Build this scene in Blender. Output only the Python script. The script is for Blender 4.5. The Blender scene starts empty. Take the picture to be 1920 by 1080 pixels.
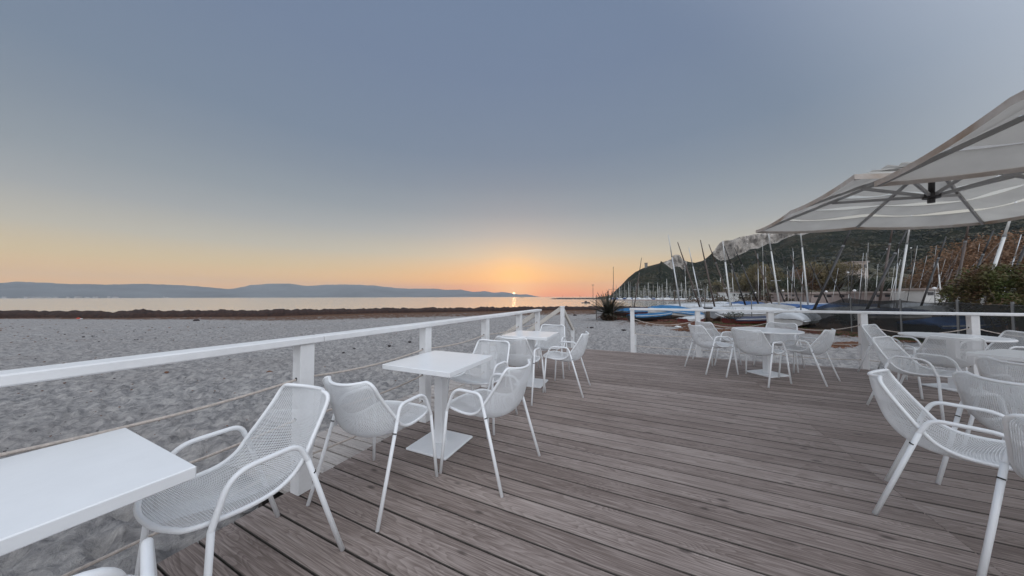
import bpy, bmesh, math, random
from mathutils import Vector, Matrix, noise
random.seed(7)
C = bpy.context.scene.collection
PI = math.pi
R = math.radians
# ------------------------------------------------------------------ camera
YAW = R(24.8); PITCH = math.atan(16.6/540); ROLL = R(-0.13); EYE = 1.30
fw = Vector((-math.sin(YAW)*math.cos(PITCH), math.cos(YAW)*math.cos(PITCH), math.sin(PITCH)))
rt0 = Vector((math.cos(YAW), math.sin(YAW), 0)); up0 = rt0.cross(fw)
rt = rt0*math.cos(ROLL)+up0*math.sin(ROLL); up = -rt0*math.sin(ROLL)+up0*math.cos(ROLL)
cam_d = bpy.data.cameras.new('camera'); cam = bpy.data.objects.new('camera', cam_d); C.objects.link(cam)
m = Matrix((rt, up, -fw)).transposed().to_4x4(); m.translation = Vector((0, 0, EYE)); cam.matrix_world = m
cam_d.sensor_width = 36; cam_d.lens = 540/1920*36; cam_d.clip_start = .05; cam_d.clip_end = 60000
bpy.context.scene.camera = cam
def ray(px, py): return fw+rt*((px-960)/540)-up*((py-540)/540)
def at(px, py, r):                      # the point seen at px,py at horizontal distance r
    d = ray(px, py); h = math.hypot(d.x, d.y); return Vector((d.x/h*r, d.y/h*r, EYE+d.z/h*r))
def dep(px, d): return d*math.sqrt(1+((px-960)/540)**2)   # forward depth to horizontal distance
def az(px): d = ray(px, 556); return math.atan2(d.x, d.y)      # angle clockwise from +Y
def pol(a, r, z=0): return Vector((math.sin(a)*r, math.cos(a)*r, z))
# ------------------------------------------------------------------ sky, sun, exposure
sc = bpy.context.scene
sc.view_settings.view_transform = 'Standard'; sc.view_settings.look = 'None'
sc.view_settings.exposure = 0; sc.view_settings.gamma = 1
SUN = ray(963.5, 550.3).normalized()
SAZ = math.atan2(SUN.x, SUN.y); SEL = math.asin(SUN.z)
w = bpy.data.worlds.new('World'); sc.world = w; w.use_nodes = True
nt = w.node_tree; nt.nodes.clear()
def N(t, tree=None, **k):
    n = (tree or nt).nodes.new(t)
    for a, b in k.items():
        if a.startswith('i_'): n.inputs[int(a[2:])].default_value = b
        else: setattr(n, a, b)
    return n
def s2l(c): return tuple(((x/255+.055)/1.055)**2.4 if x > 10 else x/255/12.92 for x in c)+(1,)
def ramp(tree, fac, stops, interp='LINEAR'):
    n = tree.nodes.new('ShaderNodeValToRGB'); cr = n.color_ramp; cr.interpolation = interp
    while len(cr.elements) < len(stops): cr.elements.new(.5)
    for e, (p, c) in zip(cr.elements, stops): e.position = p; e.color = c
    if fac is not None: tree.links.new(fac, n.inputs[0])
    return n
def math_(tree, op, a, b=None, clamp=False):
    n = tree.nodes.new('ShaderNodeMath'); n.operation = op; n.use_clamp = clamp
    for i, v in enumerate((a, b)):
        if v is None: continue
        if isinstance(v, (int, float)): n.inputs[i].default_value = v
        else: tree.links.new(v, n.inputs[i])
    return n.outputs[0]
def vdot(tree, a, vec):
    n = tree.nodes.new('ShaderNodeVectorMath'); n.operation = 'DOT_PRODUCT'
    tree.links.new(a, n.inputs[0]); n.inputs[1].default_value = vec; return n.outputs['Value']
def mixc(tree, f, a, b, mode='MIX'):
    n = tree.nodes.new('ShaderNodeMix'); n.data_type = 'RGBA'; n.blend_type = mode
    for i, v in ((0, f), (6, a), (7, b)):
        if isinstance(v, (int, float)): n.inputs[i].default_value = v
        elif isinstance(v, tuple): n.inputs[i].default_value = v if len(v) == 4 else v+(1,)
        else: tree.links.new(v, n.inputs[i])
    return n.outputs[2]
tc = N('ShaderNodeTexCoord')
nrm = N('ShaderNodeVectorMath', operation='NORMALIZE'); nt.links.new(tc.outputs['Generated'], nrm.inputs[0])
D = nrm.outputs[0]
z = vdot(nt, D, (0, 0, 1))
el = math_(nt, 'MULTIPLY', math_(nt, 'ARCSINE', z), 180/PI/90)          # 0..1 = 0..90 deg
def dg(x): return max(0, x/90)
def hot(c, k): return tuple(x*k for x in s2l(c)[:3])+(1,)
side = ramp(nt, el, [(0, hot((248, 180, 98), 1.3)), (dg(2), hot((240, 190, 122), 1.18)), (dg(5), s2l((222, 199, 156))), (dg(8), s2l((192, 187, 174))), (dg(12), s2l((163, 167, 170))),
                     (dg(16), s2l((145, 154, 163))), (dg(21), s2l((131, 143, 158))), (dg(26), s2l((121, 136, 156))), (dg(38), s2l((115, 131, 157))), (dg(60), s2l((112, 131, 160))), (1, s2l((118, 137, 166)))])
glow = ramp(nt, el, [(0, hot((255, 134, 38), 1.35)), (dg(1.2), hot((255, 154, 50), 1.3)), (dg(3), hot((255, 184, 88), 1.16)), (dg(5), s2l((248, 198, 134))), (dg(8), s2l((215, 200, 170))), (dg(12), s2l((181, 182, 177))),
                     (dg(16), s2l((152, 160, 167))), (dg(21), s2l((133, 145, 159))), (dg(26), s2l((121, 136, 156))), (dg(38), s2l((115, 131, 157))), (1, s2l((118, 137, 166)))])
hs = Vector((SUN.x, SUN.y, 0)).normalized()
hd = vdot(nt, D, tuple(hs))
g1 = math_(nt, 'POWER', math_(nt, 'MAXIMUM', hd, 0), 7)
sky = mixc(nt, g1, side.outputs[0], glow.outputs[0])
sd = math_(nt, 'MAXIMUM', vdot(nt, D, tuple(SUN)), 0)
halo = math_(nt, 'POWER', sd, 230)
sky = mixc(nt, math_(nt, 'MULTIPLY', halo, .8), sky, (1.35, .78, .20, 1))
halo2 = math_(nt, 'POWER', sd, 4200)
sky = mixc(nt, math_(nt, 'MULTIPLY', halo2, .8), sky, (1.3, .72, .22, 1))
# the sky grows lighter away from the sunrise, towards the right of and behind the camera
bd = vdot(nt, D, tuple(Vector((.62, -.70, .34)).normalized()))
br = N('ShaderNodeMapRange', interpolation_type='SMOOTHSTEP'); nt.links.new(bd, br.inputs[0])
br.inputs[1].default_value = -.30; br.inputs[2].default_value = .80; br.inputs[3].default_value = 0; br.inputs[4].default_value = 1
sky = mixc(nt, br.outputs[0], sky, (1.52, 1.60, 1.74, 1))
disc = math_(nt, 'GREATER_THAN', sd, math.cos(R(.24)))
sky = mixc(nt, disc, sky, (5, 3.8, 2.0, 1))
bg1 = N('ShaderNodeBackground'); nt.links.new(sky, bg1.inputs[0]); bg1.inputs[1].default_value = .94
nish = N('ShaderNodeTexSky', sky_type='NISHITA', sun_disc=False, sun_elevation=max(SEL, R(1.0)), sun_rotation=SAZ, air_density=1.2, dust_density=1.5)
bg2 = N('ShaderNodeBackground'); nt.links.new(nish.outputs[0], bg2.inputs[0]); bg2.inputs[1].default_value = .03
addn = N('ShaderNodeAddShader'); nt.links.new(bg1.outputs[0], addn.inputs[0]); nt.links.new(bg2.outputs[0], addn.inputs[1])
wo = N('ShaderNodeOutputWorld'); nt.links.new(addn.outputs[0], wo.inputs[0])
sl = bpy.data.lights.new('sun', 'SUN'); sl.energy = .008; sl.angle = R(.8); sl.color = (1, .5, .25)
so = bpy.data.objects.new('sun', sl); C.objects.link(so); so.location = (0, 0, 30)
so.rotation_euler = SUN.to_track_quat('Z', 'Y').to_euler()

# ------------------------------------------------------------------ materials
MATS = {}
def mat(name, col=(.5, .5, .5), rough=.6, metal=0, noise_amt=0, scale=5, bump=0, bscale=40, spec=None, col2=None):
    if name in MATS: return MATS[name]
    mt = bpy.data.materials.new(name); mt.use_nodes = True; t = mt.node_tree; b = t.nodes['Principled BSDF']
    b.inputs['Base Color'].default_value = tuple(col)+(1,); b.inputs['Roughness'].default_value = rough; b.inputs['Metallic'].default_value = metal
    if spec is not None: b.inputs['Specular IOR Level'].default_value = spec
    co = t.nodes.new('ShaderNodeTexCoord')
    if noise_amt or col2:
        nz = N('ShaderNodeTexNoise', t); nz.inputs['Scale'].default_value = scale; nz.inputs['Detail'].default_value = 6; nz.inputs['Roughness'].default_value = .65
        t.links.new(co.outputs['Object'], nz.inputs['Vector'])
        c2 = col2 or tuple(x*(1-noise_amt) for x in col)
        rp = ramp(t, nz.outputs[0], [(.35, tuple(col)+(1,)), (.68, tuple(c2)+(1,))])
        t.links.new(rp.outputs[0], b.inputs['Base Color'])
    if bump:
        nb = N('ShaderNodeTexNoise', t); nb.inputs['Scale'].default_value = bscale; nb.inputs['Detail'].default_value = 5
        t.links.new(co.outputs['Object'], nb.inputs['Vector'])
        bp = t.nodes.new('ShaderNodeBump'); bp.inputs['Strength'].default_value = 1; bp.inputs['Distance'].default_value = bump
        t.links.new(nb.outputs[0], bp.inputs['Height']); t.links.new(bp.outputs[0], b.inputs['Normal'])
    MATS[name] = mt; return mt

def wood_mat(name, dark, light, rough=.75, axis=0, cell=None):
    mt = bpy.data.materials.new(name); mt.use_nodes = True; t = mt.node_tree; b = t.nodes['Principled BSDF']; L = t.links
    co = t.nodes.new('ShaderNodeTexCoord'); oi = t.nodes.new('ShaderNodeObjectInfo')
    off = t.nodes.new('ShaderNodeVectorMath'); off.operation = 'ADD'
    cx = t.nodes.new('ShaderNodeCombineXYZ')
    for i, k in enumerate((37.1, 91.7, 53.3)): L.new(math_(t, 'MULTIPLY', oi.outputs['Random'], k), cx.inputs[i])
    L.new(co.outputs['Object'], off.inputs[0]); L.new(cx.outputs[0], off.inputs[1])
    def mapped(s):
        mp = t.nodes.new('ShaderNodeMapping'); mp.inputs['Scale'].default_value = s; L.new(off.outputs[0], mp.inputs[0]); return mp.outputs[0]
    def nz(vec, sc_, det=6, ro=.6, dist=0):
        n = N('ShaderNodeTexNoise', t); n.inputs['Scale'].default_value = sc_; n.inputs['Detail'].default_value = det
        n.inputs['Roughness'].default_value = ro; n.inputs['Distortion'].default_value = dist; L.new(vec, n.inputs['Vector']); return n.outputs[0]
    s_f = (1.2, 60, 20); s_w = (1.0, 9, 6)
    fib = nz(mapped(s_f), 2.2, 8, .7)
    # cathedral grain: rings of a stretched, warped noise
    wv = nz(mapped(s_w), .9, 2, .5, .6)
    rings = math_(t, 'FRACT', math_(t, 'MULTIPLY', wv, 24))
    ringf = ramp(t, rings, [(0, (0, 0, 0, 1)), (.55, (.75, .75, .75, 1)), (.9, (1, 1, 1, 1)), (1, (0, 0, 0, 1))])
    blot = nz(mapped((.8, 2.2, 2)), 1.6, 5, .6)
    stain = nz(mapped((1, 1.3, 1)), 5.5, 6, .7)
    fr = ramp(t, fib, [(.3, (0, 0, 0, 1)), (.7, (1, 1, 1, 1))])
    v = math_(t, 'ADD', math_(t, 'MULTIPLY', fr.outputs[0], .50), math_(t, 'MULTIPLY', ringf.outputs[0], .17))
    v = math_(t, 'ADD', v, math_(t, 'MULTIPLY', blot, .38))
    v = math_(t, 'ADD', v, math_(t, 'MULTIPLY', oi.outputs['Random'], .17))
    v = math_(t, 'SUBTRACT', v, .13, True)
    c = ramp(t, v, [(.08, tuple(x*.62 for x in dark)+(1,)), (.35, tuple(dark)+(1,)), (.85, tuple(light)+(1,))]).outputs[0]
    # knots
    vo = N('ShaderNodeTexVoronoi', t); vo.inputs['Scale'].default_value = 1; L.new(mapped((2.6, 6.2, 1)), vo.inputs['Vector'])
    kn = ramp(t, vo.outputs['Distance'], [(.05, (1, 1, 1, 1)), (.115, (0, 0, 0, 1))])
    c = mixc(t, math_(t, 'MULTIPLY', kn.outputs[0], .75), c, tuple(x*.3 for x in dark)+(1,))
    st = ramp(t, stain, [(.60, (0, 0, 0, 1)), (.72, (1, 1, 1, 1))])
    c = mixc(t, math_(t, 'MULTIPLY', st.outputs[0], .38), c, tuple(x*.5 for x in dark)+(1,))
    L.new(c, b.inputs['Base Color']); b.inputs['Roughness'].default_value = rough; b.inputs['Specular IOR Level'].default_value = .3
    bp = t.nodes.new('ShaderNodeBump'); bp.inputs['Distance'].default_value = .0014; bp.inputs['Strength'].default_value = 1
    hh = math_(t, 'ADD', fib, math_(t, 'MULTIPLY', ringf.outputs[0], .4))
    L.new(hh, bp.inputs['Height']); L.new(bp.outputs[0], b.inputs['Normal'])
    MATS[name] = mt; return mt

M_deck = wood_mat('weathered deck wood', (.18, .139, .121), (.46, .388, .352), .62)
M_walk = wood_mat('pale walkway wood', (.36, .32, .295), (.60, .56, .52), .75)
M_joist = mat('dark joist wood', (.05, .042, .038), .9)
M_paint = mat('white painted rail', (.80, .80, .80), .45, bump=.0012, bscale=30, noise_amt=.10, scale=7)
M_paint2 = mat('greyed painted handrail', (.60, .56, .51), .55, bump=.001, bscale=30, noise_amt=.15, scale=6)
M_metal = mat('white powder coated steel', (.82, .83, .84), .38, noise_amt=.04, scale=9)
M_table = mat('white table laminate', (.84, .85, .86), .27, bump=.0005, bscale=14, noise_amt=.05, scale=5)
M_ring = mat('black rubber ring', (.015, .015, .015), .6)
M_rope = mat('natural rope', (.66, .58, .52), .9, bump=.004, bscale=180, noise_amt=.3, scale=60)
M_alu = mat('anodised mast aluminium', (.55, .56, .57), .45, .55)
M_maststeel = mat('pale mast', (.62, .62, .60), .5, .2)
M_dark = mat('black carbon mast', (.03, .028, .028), .45)
M_bronze = mat('dark brown mast', (.085, .06, .05), .5)
M_greymetal = mat('grey parasol metal', (.34, .335, .33), .5, .4)
M_trunk = mat('bark', (.11, .085, .065), .9, noise_amt=.5, scale=8, bump=.02, bscale=12)
M_stone = mat('breakwater stone', (.12, .10, .09), .9, noise_amt=.5, scale=.6)
M_quay = mat('pale quay concrete', (.36, .30, .27), .9, noise_amt=.3, scale=.4)
M_white = mat('white gelcoat', (.72, .73, .73), .35, noise_amt=.12, scale=3)
M_hullw = mat('weathered white hull', (.55, .55, .54), .45, noise_amt=.25, scale=3)
M_hullred = mat('red hull', (.19, .035, .03), .5, noise_amt=.4, scale=2)
M_hulldark = mat('black hull', (.02, .02, .024), .4)
M_blue = mat('blue boat tarpaulin', (.012, .15, .34), .55, noise_amt=.45, scale=3, bump=.02, bscale=5)
M_blue2 = mat('royal blue boat cover', (.02, .085, .24), .6, noise_amt=.4, scale=3, bump=.02, bscale=5)
M_cover = mat('white boat cover', (.58, .60, .62), .6, noise_amt=.3, scale=2.5, bump=.03, bscale=4)
M_cover2 = mat('grey boat cover', (.36, .36, .35), .7, noise_amt=.3, scale=2.5, bump=.03, bscale=4)
M_navy = mat('navy boat cover', (.03, .04, .08), .6, noise_amt=.3, scale=2.5)
M_post = mat('galvanised fence post', (.20, .20, .20), .6, .3)
M_rust = mat('rusty steel', (.14, .07, .045), .8, noise_amt=.5, scale=10)
M_lamp = mat('lamp globe', (.8, .8, .8), .3)
M_seaweed = mat('dry seagrass', (.045, .020, .013), .95, col2=(.012, .006, .005), scale=3, bump=.04, bscale=9)
M_weedlight = mat('brown dry seagrass flakes', (.20, .095, .055), .95, noise_amt=.6, scale=3)
M_pebble = mat('dark pebble', (.035, .028, .03), .8)
M_grass = mat('beach grass', (.085, .115, .045), .8, col2=(.05, .06, .02), scale=2)
M_iceplant = mat('red ice plant', (.15, .045, .03), .8, col2=(.06, .025, .015), scale=3)
def leaf_mat(name, a, b_, sc_=.6):
    mt = bpy.data.materials.new(name); mt.use_nodes = True; t = mt.node_tree; b = t.nodes['Principled BSDF']
    co = t.nodes.new('ShaderNodeTexCoord'); nz = N('ShaderNodeTexNoise', t); nz.inputs['Scale'].default_value = sc_; nz.inputs['Detail'].default_value = 4
    t.links.new(co.outputs['Object'], nz.inputs['Vector'])
    c = ramp(t, nz.outputs[0], [(.38, tuple(a)+(1,)), (.62, tuple(b_)+(1,))]).outputs[0]
    t.links.new(c, b.inputs['Base Color']); b.inputs['Roughness'].default_value = .7
    MATS[name] = mt; return mt
M_leafdark = leaf_mat('dark evergreen leaves', (.022, .034, .018), (.05, .062, .03))
M_leafolive = leaf_mat('olive brown leaves', (.09, .08, .036), (.18, .135, .062), .3)
M_leafrust = leaf_mat('rust coloured leaves', (.16, .092, .05), (.27, .15, .078), .35)
M_leafbush = leaf_mat('green and bronze leaves', (.075, .10, .02), (.11, .055, .028), 1.1)
M_palm = leaf_mat('palm leaves', (.014, .017, .009), (.038, .033, .017))

def mesh_obj(name, vs, fs, m_, parent=None, smooth=False, kind=None):
    me = bpy.data.meshes.new(name); me.from_pydata([tuple(v) for v in vs], [], fs); me.update()
    if smooth: me.shade_smooth()
    if m_ is not None: me.materials.append(m_)
    o = bpy.data.objects.new(name, me); C.objects.link(o)
    if parent is not None: o.parent = parent
    if kind: o['kind'] = kind
    return o
class MB:
    def __init__(s): s.v = []; s.f = []
    def add(s, vs, fs):
        k = len(s.v); s.v += [Vector(v) for v in vs]; s.f += [tuple(i+k for i in f) for f in fs]; return s
    def box(s, x0, y0, z0, x1, y1, z1, ch=0, M=None):
        bm = bmesh.new(); bmesh.ops.create_cube(bm, size=1)
        for v in bm.verts: v.co = Vector((x0+(v.co.x+.5)*(x1-x0), y0+(v.co.y+.5)*(y1-y0), z0+(v.co.z+.5)*(z1-z0)))
        if ch: bmesh.ops.bevel(bm, geom=bm.edges[:], offset=ch, segments=1, affect='EDGES')
        bm.verts.index_update(); vs = [v.co.copy() for v in bm.verts]; fs = [[v.index for v in f.verts] for f in bm.faces]; bm.free()
        if M is not None: vs = [M@v for v in vs]
        return s.add(vs, fs)
    def beam(s, a, b, wd, ht, ch=0, upv=(0, 0, 1)):            # box from a to b, a/b on its axis
        a = Vector(a); b = Vector(b); d = (b-a); L = d.length; d.normalize(); sx = d.cross(Vector(upv)).normalized(); sz = sx.cross(d)
        M = Matrix((d, sx, sz)).transposed().to_4x4(); M.translation = a
        return s.box(0, -wd/2, -ht/2, L, wd/2, ht/2, ch, M)
    def tube(s, pts, r, n=8, cap=True, r2=None, closed=False):
        pts = [Vector(p) for p in pts]; K = len(pts)
        T = []
        for i in range(K):
            a = pts[(i-1) % K] if (closed or i) else pts[0]; b = pts[(i+1) % K] if (closed or i < K-1) else pts[-1]
            T.append((b-a).normalized())
        u = T[0].orthogonal().normalized(); vs = []; fs = []
        for i in range(K):
            u = (u-T[i]*u.dot(T[i])).normalized(); v = T[i].cross(u)
            rr = r if r2 is None else r+(r2-r)*i/(K-1)
            for j in range(n):
                a = 2*PI*j/n; vs.append(pts[i]+(u*math.cos(a)+v*math.sin(a))*rr)
        for i in range(K if closed else K-1):
            i2 = (i+1) % K
            for j in range(n): fs.append((i*n+j, i*n+(j+1) % n, i2*n+(j+1) % n, i2*n+j))
        if cap and not closed: fs.append(tuple(range(n))[::-1]); fs.append(tuple((K-1)*n+j for j in range(n)))
        return s.add(vs, fs)
    def build(s, name, m_, parent=None, smooth=False, kind=None): return mesh_obj(name, s.v, s.f, m_, parent, smooth, kind)
def smoothpath(keys, n=6):
    keys = [Vector(k) for k in keys]; out = []
    for i in range(len(keys)-1):
        p0 = keys[max(i-1, 0)]; p1 = keys[i]; p2 = keys[i+1]; p3 = keys[min(i+2, len(keys)-1)]
        for j in range(n):
            t = j/n; out.append(.5*((2*p1)+(p2-p0)*t+(2*p0-5*p1+4*p2-p3)*t*t+(3*p1-p0-3*p2+p3)*t**3))
    out.append(keys[-1]); return out
def fillet(pts, rad, n=5):
    pts = [Vector(p) for p in pts]; out = [pts[0]]
    for i in range(1, len(pts)-1):
        a = (pts[i-1]-pts[i]); b = (pts[i+1]-pts[i]); r_ = min(rad, a.length*.48, b.length*.48)
        p = pts[i]+a.normalized()*r_; q = pts[i]+b.normalized()*r_
        for j in range(n+1):
            t = j/n; out.append(p*(1-t)**2+pts[i]*2*t*(1-t)+q*t*t)
    out.append(pts[-1]); return out
def tag(o, label=None, cat=None, group=None, kind=None):
    if label: o['label'] = label
    if cat: o['category'] = cat
    if group: o['group'] = group
    if kind: o['kind'] = kind
    return o
def empty(name, loc, rz=0, label=None, cat=None, group=None):
    o = bpy.data.objects.new(name, None); C.objects.link(o); o.location = loc; o.rotation_euler = (0, 0, rz); o.empty_display_size = .1
    return tag(o, label, cat, group)
def copy_tree(o, parent=None):
    c = o.copy(); C.objects.link(c)
    if parent is not None: c.parent = parent
    for ch in [x for x in o.children]: copy_tree(ch, c)
    return c
def smst(a, b, x):
    t = max(0, min(1, (x-a)/(b-a))); return t*t*(3-2*t)
def interp(tab, x):
    if x <= tab[0][0]: return tab[0][1]
    for (x0, y0), (x1, y1) in zip(tab, tab[1:]):
        if x <= x1: return y0+(y1-y0)*(x-x0)/(x1-x0)
    return tab[-1][1]

# ================================================================== GROUND
SEA = -1.30
SHORE = [(az(-2600), 44), (az(-600), 48), (az(0), 66), (az(250), 56), (az(500), 49), (az(760), 49), (az(960), 50), (az(1100), 53), (az(1250), 66), (az(1330), 80), (az(1400), 110), (az(1440), 300), (az(1520), 900)]
def shore_r(a): return interp(SHORE, a)
def ground_z(x, y):
    r = math.hypot(x, y); a = math.atan2(x, y); rs = shore_r(a)
    zz = -.36-.42*smst(6, 32, r)
    zz += .05*noise.noise(Vector((x*.13, y*.13, 3)))*smst(3, 9, r)
    if a > az(1090): zz += .16*smst(az(1090), az(1250), a)*smst(10, 22, r)
    if r > rs-3: zz -= 2.2*smst(rs-3, rs+16, r)
    return zz
def dimple(x, y):
    q = Vector((x*2.2, y*2.2, .4)); n0 = noise.noise(q); v = .045*n0
    q2 = Vector((x*5.2+n0*.9, y*5.2-n0*.6, 1.7)); n1 = noise.noise(q2); v += .075*(abs(n1)*-1.6+.3)
    v += .044*noise.noise(Vector((x*8.5, y*8.5, 5)))+.020*noise.noise(Vector((x*24, y*24, 8)))
    d, _ = noise.voronoi(Vector((x*2.3+n1*.4, y*2.3+n0*.3, 0)), distance_metric='DISTANCE'); v -= .10*max(0, 1-d[0]*2.2)**1.3
    return v
vs = []; fs = []
NR = 380; rads = [.9*(1.0115**i) for i in range(NR)]
rads += [rads[-1]*1.12**k for k in range(1, 20)]
angs = []
a = -PI
A0, A1 = az(-400), az(2300)
while a < PI:
    angs.append(a); a += R(.27) if A0 < a < A1 else R(4)
NA = len(angs)
for r in rads:
    for a in angs:
        x = math.sin(a)*r; y = math.cos(a)*r; zz = ground_z(x, y)
        if r < 45 and A0 < a < A1: zz += dimple(x, y)*(1-smst(25, 45, r))
        vs.append((x, y, zz))
for i in range(len(rads)-1):
    for j in range(NA):
        k = (j+1) % NA; fs.append((i*NA+j, i*NA+k, (i+1)*NA+k, (i+1)*NA+j))
vs.append((0, 0, -.36)); fs += [(len(vs)-1, (j+1) % NA, j) for j in range(NA)]
def sand_mat():
    mt = bpy.data.materials.new('beach sand'); mt.use_nodes = True; t = mt.node_tree; b = t.nodes['Principled BSDF']; L = t.links
    co = t.nodes.new('ShaderNodeTexCoord')
    def nz(s, d=6, ro=.6, dist=0):
        n = N('ShaderNodeTexNoise', t); n.inputs['Scale'].default_value = s; n.inputs['Detail'].default_value = d; n.inputs['Roughness'].default_value = ro; n.inputs['Distortion'].default_value = dist
        L.new(co.outputs['Object'], n.inputs['Vector']); return n.outputs[0]
    grain = nz(160, 4, .8); fine = nz(26, 6, .7); mid = nz(8, 6, .68, .5); big = nz(.35, 4, .5)
    c = ramp(t, mid, [(.38, (.165, .163, .168, 1)), (.5, (.33, .318, .308, 1)), (.62, (.49, .465, .44, 1))]).outputs[0]
    c = mixc(t, math_(t, 'MULTIPLY', ramp(t, fine, [(.42, (0, 0, 0, 1)), (.62, (1, 1, 1, 1))]).outputs[0], .5), c, (.34, .332, .328, 1))
    c = mixc(t, math_(t, 'MULTIPLY', ramp(t, grain, [(.35, (1, 1, 1, 1)), (.5, (0, 0, 0, 1))]).outputs[0], .45), c, (.20, .18, .17, 1))
    c = mixc(t, math_(t, 'MULTIPLY', ramp(t, big, [(.35, (0, 0, 0, 1)), (.7, (1, 1, 1, 1))]).outputs[0], .35), c, (.27, .245, .23, 1))
    # washed-up flakes of seagrass
    vo = N('ShaderNodeTexVoronoi', t); vo.inputs['Scale'].default_value = 2.6; L.new(co.outputs['Object'], vo.inputs['Vector'])
    c = mixc(t, math_(t, 'MULTIPLY', ramp(t, vo.outputs['Distance'], [(.02, (1, 1, 1, 1)), (.04, (0, 0, 0, 1))]).outputs[0], .5), c, (.10, .06, .05, 1))
    at_ = t.nodes.new('ShaderNodeAttribute'); at_.attribute_name = 'weed'
    wn = nz(2.2, 8, .75, .5)
    wf = ramp(t, math_(t, 'ADD', wn, math_(t, 'MULTIPLY', at_.outputs['Fac'], .5)), [(.72, (0, 0, 0, 1)), (.84, (1, 1, 1, 1))]).outputs[0]
    c = mixc(t, wf, c, (.115, .062, .038, 1))
    L.new(c, b.inputs['Base Color']); b.inputs['Roughness'].default_value = .95; b.inputs['Specular IOR Level'].default_value = .15
    bp = t.nodes.new('ShaderNodeBump'); bp.inputs['Distance'].default_value = .05; bp.inputs['Strength'].default_value = 1
    h = math_(t, 'ADD', math_(t, 'MULTIPLY', mid, 1.0), math_(t, 'MULTIPLY', fine, .28)); h = math_(t, 'ADD', h, math_(t, 'MULTIPLY', grain, .04))
    L.new(h, bp.inputs['Height']); L.new(bp.outputs[0], b.inputs['Normal'])
    return mt
beach = mesh_obj('beach', vs, fs, sand_mat(), None, True, 'structure')
wa = beach.data.attributes.new('weed', 'FLOAT', 'POINT')
BANK = [(az(-900), 50), (az(-300), 52), (az(0), 62), (az(250), 50), (az(500), 42.5), (az(760), 42), (az(960), 43.5), (az(1100), 48), (az(1200), 52)]
def bank_r(a): return interp(BANK, a)
vals = []
for v in vs:
    r = math.hypot(v[0], v[1]); a = math.atan2(v[0], v[1])
    if a < az(1120) and r > 6:
        k = interp([(az(-200), .04), (az(300), .12), (az(560), .24), (az(800), .27), (az(1100), .27)], a)
        br_ = bank_r(a); f = smst(br_*(1-k*1.35), br_*(1-k*.8), r)*.70+.2*smst(br_*(1-k*.5), br_*(1-k*.2), r)
    elif a >= az(1120): f = .62*smst(17.5, 20.5, r)*smst(az(1120), az(1250), a)+.25*smst(13, 22, r)
    else: f = 0
    vals.append(max(0, f))
wa.data.foreach_set('value', vals)

# sea
def water_mat():
    mt = bpy.data.materials.new('calm sea water'); mt.use_nodes = True; t = mt.node_tree; b = t.nodes['Principled BSDF']; L = t.links
    b.inputs['Base Color'].default_value = (.97, .97, .96, 1); b.inputs['Metallic'].default_value = .93; b.inputs['Roughness'].default_value = .17; b.inputs['IOR'].default_value = 1.33; b.inputs['Specular IOR Level'].default_value = 1.0
    co = t.nodes.new('ShaderNodeTexCoord'); mp = t.nodes.new('ShaderNodeMapping'); mp.inputs['Rotation'].default_value = (0, 0, -YAW); mp.inputs['Scale'].default_value = (.25, 1, 1); L.new(co.outputs['Object'], mp.inputs[0])
    n1 = N('ShaderNodeTexNoise', t); n1.inputs['Scale'].default_value = .5; n1.inputs['Detail'].default_value = 5; L.new(mp.outputs[0], n1.inputs['Vector'])
    bp = t.nodes.new('ShaderNodeBump'); bp.inputs['Distance'].default_value = .08; bp.inputs['Strength'].default_value = .5
    L.new(n1.outputs[0], bp.inputs['Height']); L.new(bp.outputs[0], b.inputs['Normal']); return mt
S_ = 11000
mesh_obj('sea', [(-S_, -S_, SEA), (S_, -S_, SEA), (S_, S_, SEA), (-S_, S_, SEA)], [(0, 1, 2, 3)], water_mat(), None, False, 'structure')

# seaweed bank along the waterline
vs = []; fs = []; NB = 900; NS = 15; a0 = az(-900); a1 = az(1200)
for i in range(NB+1):
    a = a0+(a1-a0)*i/NB; rc = bank_r(a); hgt = .64+.22*noise.noise(Vector((a*22, 0, 0)))+.16*noise.noise(Vector((a*75, 0, 4)))+.08*noise.noise(Vector((a*190, 0, 9)))
    hgt *= interp([(az(-300), 1.05), (az(500), 1), (az(700), .85), (az(1100), .70), (az(1200), .5)], a)
    for j in range(NS+1):
        t = j/NS; r = rc-1.6+t*5.0; x, y = math.sin(a)*r, math.cos(a)*r
        h = hgt*math.sin(PI*min(1, t*1.0))**.6 if 0 < t < 1 else -.3
        h += (.10*noise.noise(Vector((x*1.2, y*1.2, 0)))+.06*noise.noise(Vector((x*3, y*3, 1))))*math.sin(PI*t)
        vs.append((x, y, ground_z(x, y)+h if t < .6 else max(ground_z(x, y), -1.4)+h))
for i in range(NB):
    for j in range(NS): k = i*(NS+1)+j; fs.append((k, k+NS+1, k+NS+2, k+1))
mesh_obj('seaweed_bank', vs, fs, M_seaweed, None, True, 'stuff')

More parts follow.
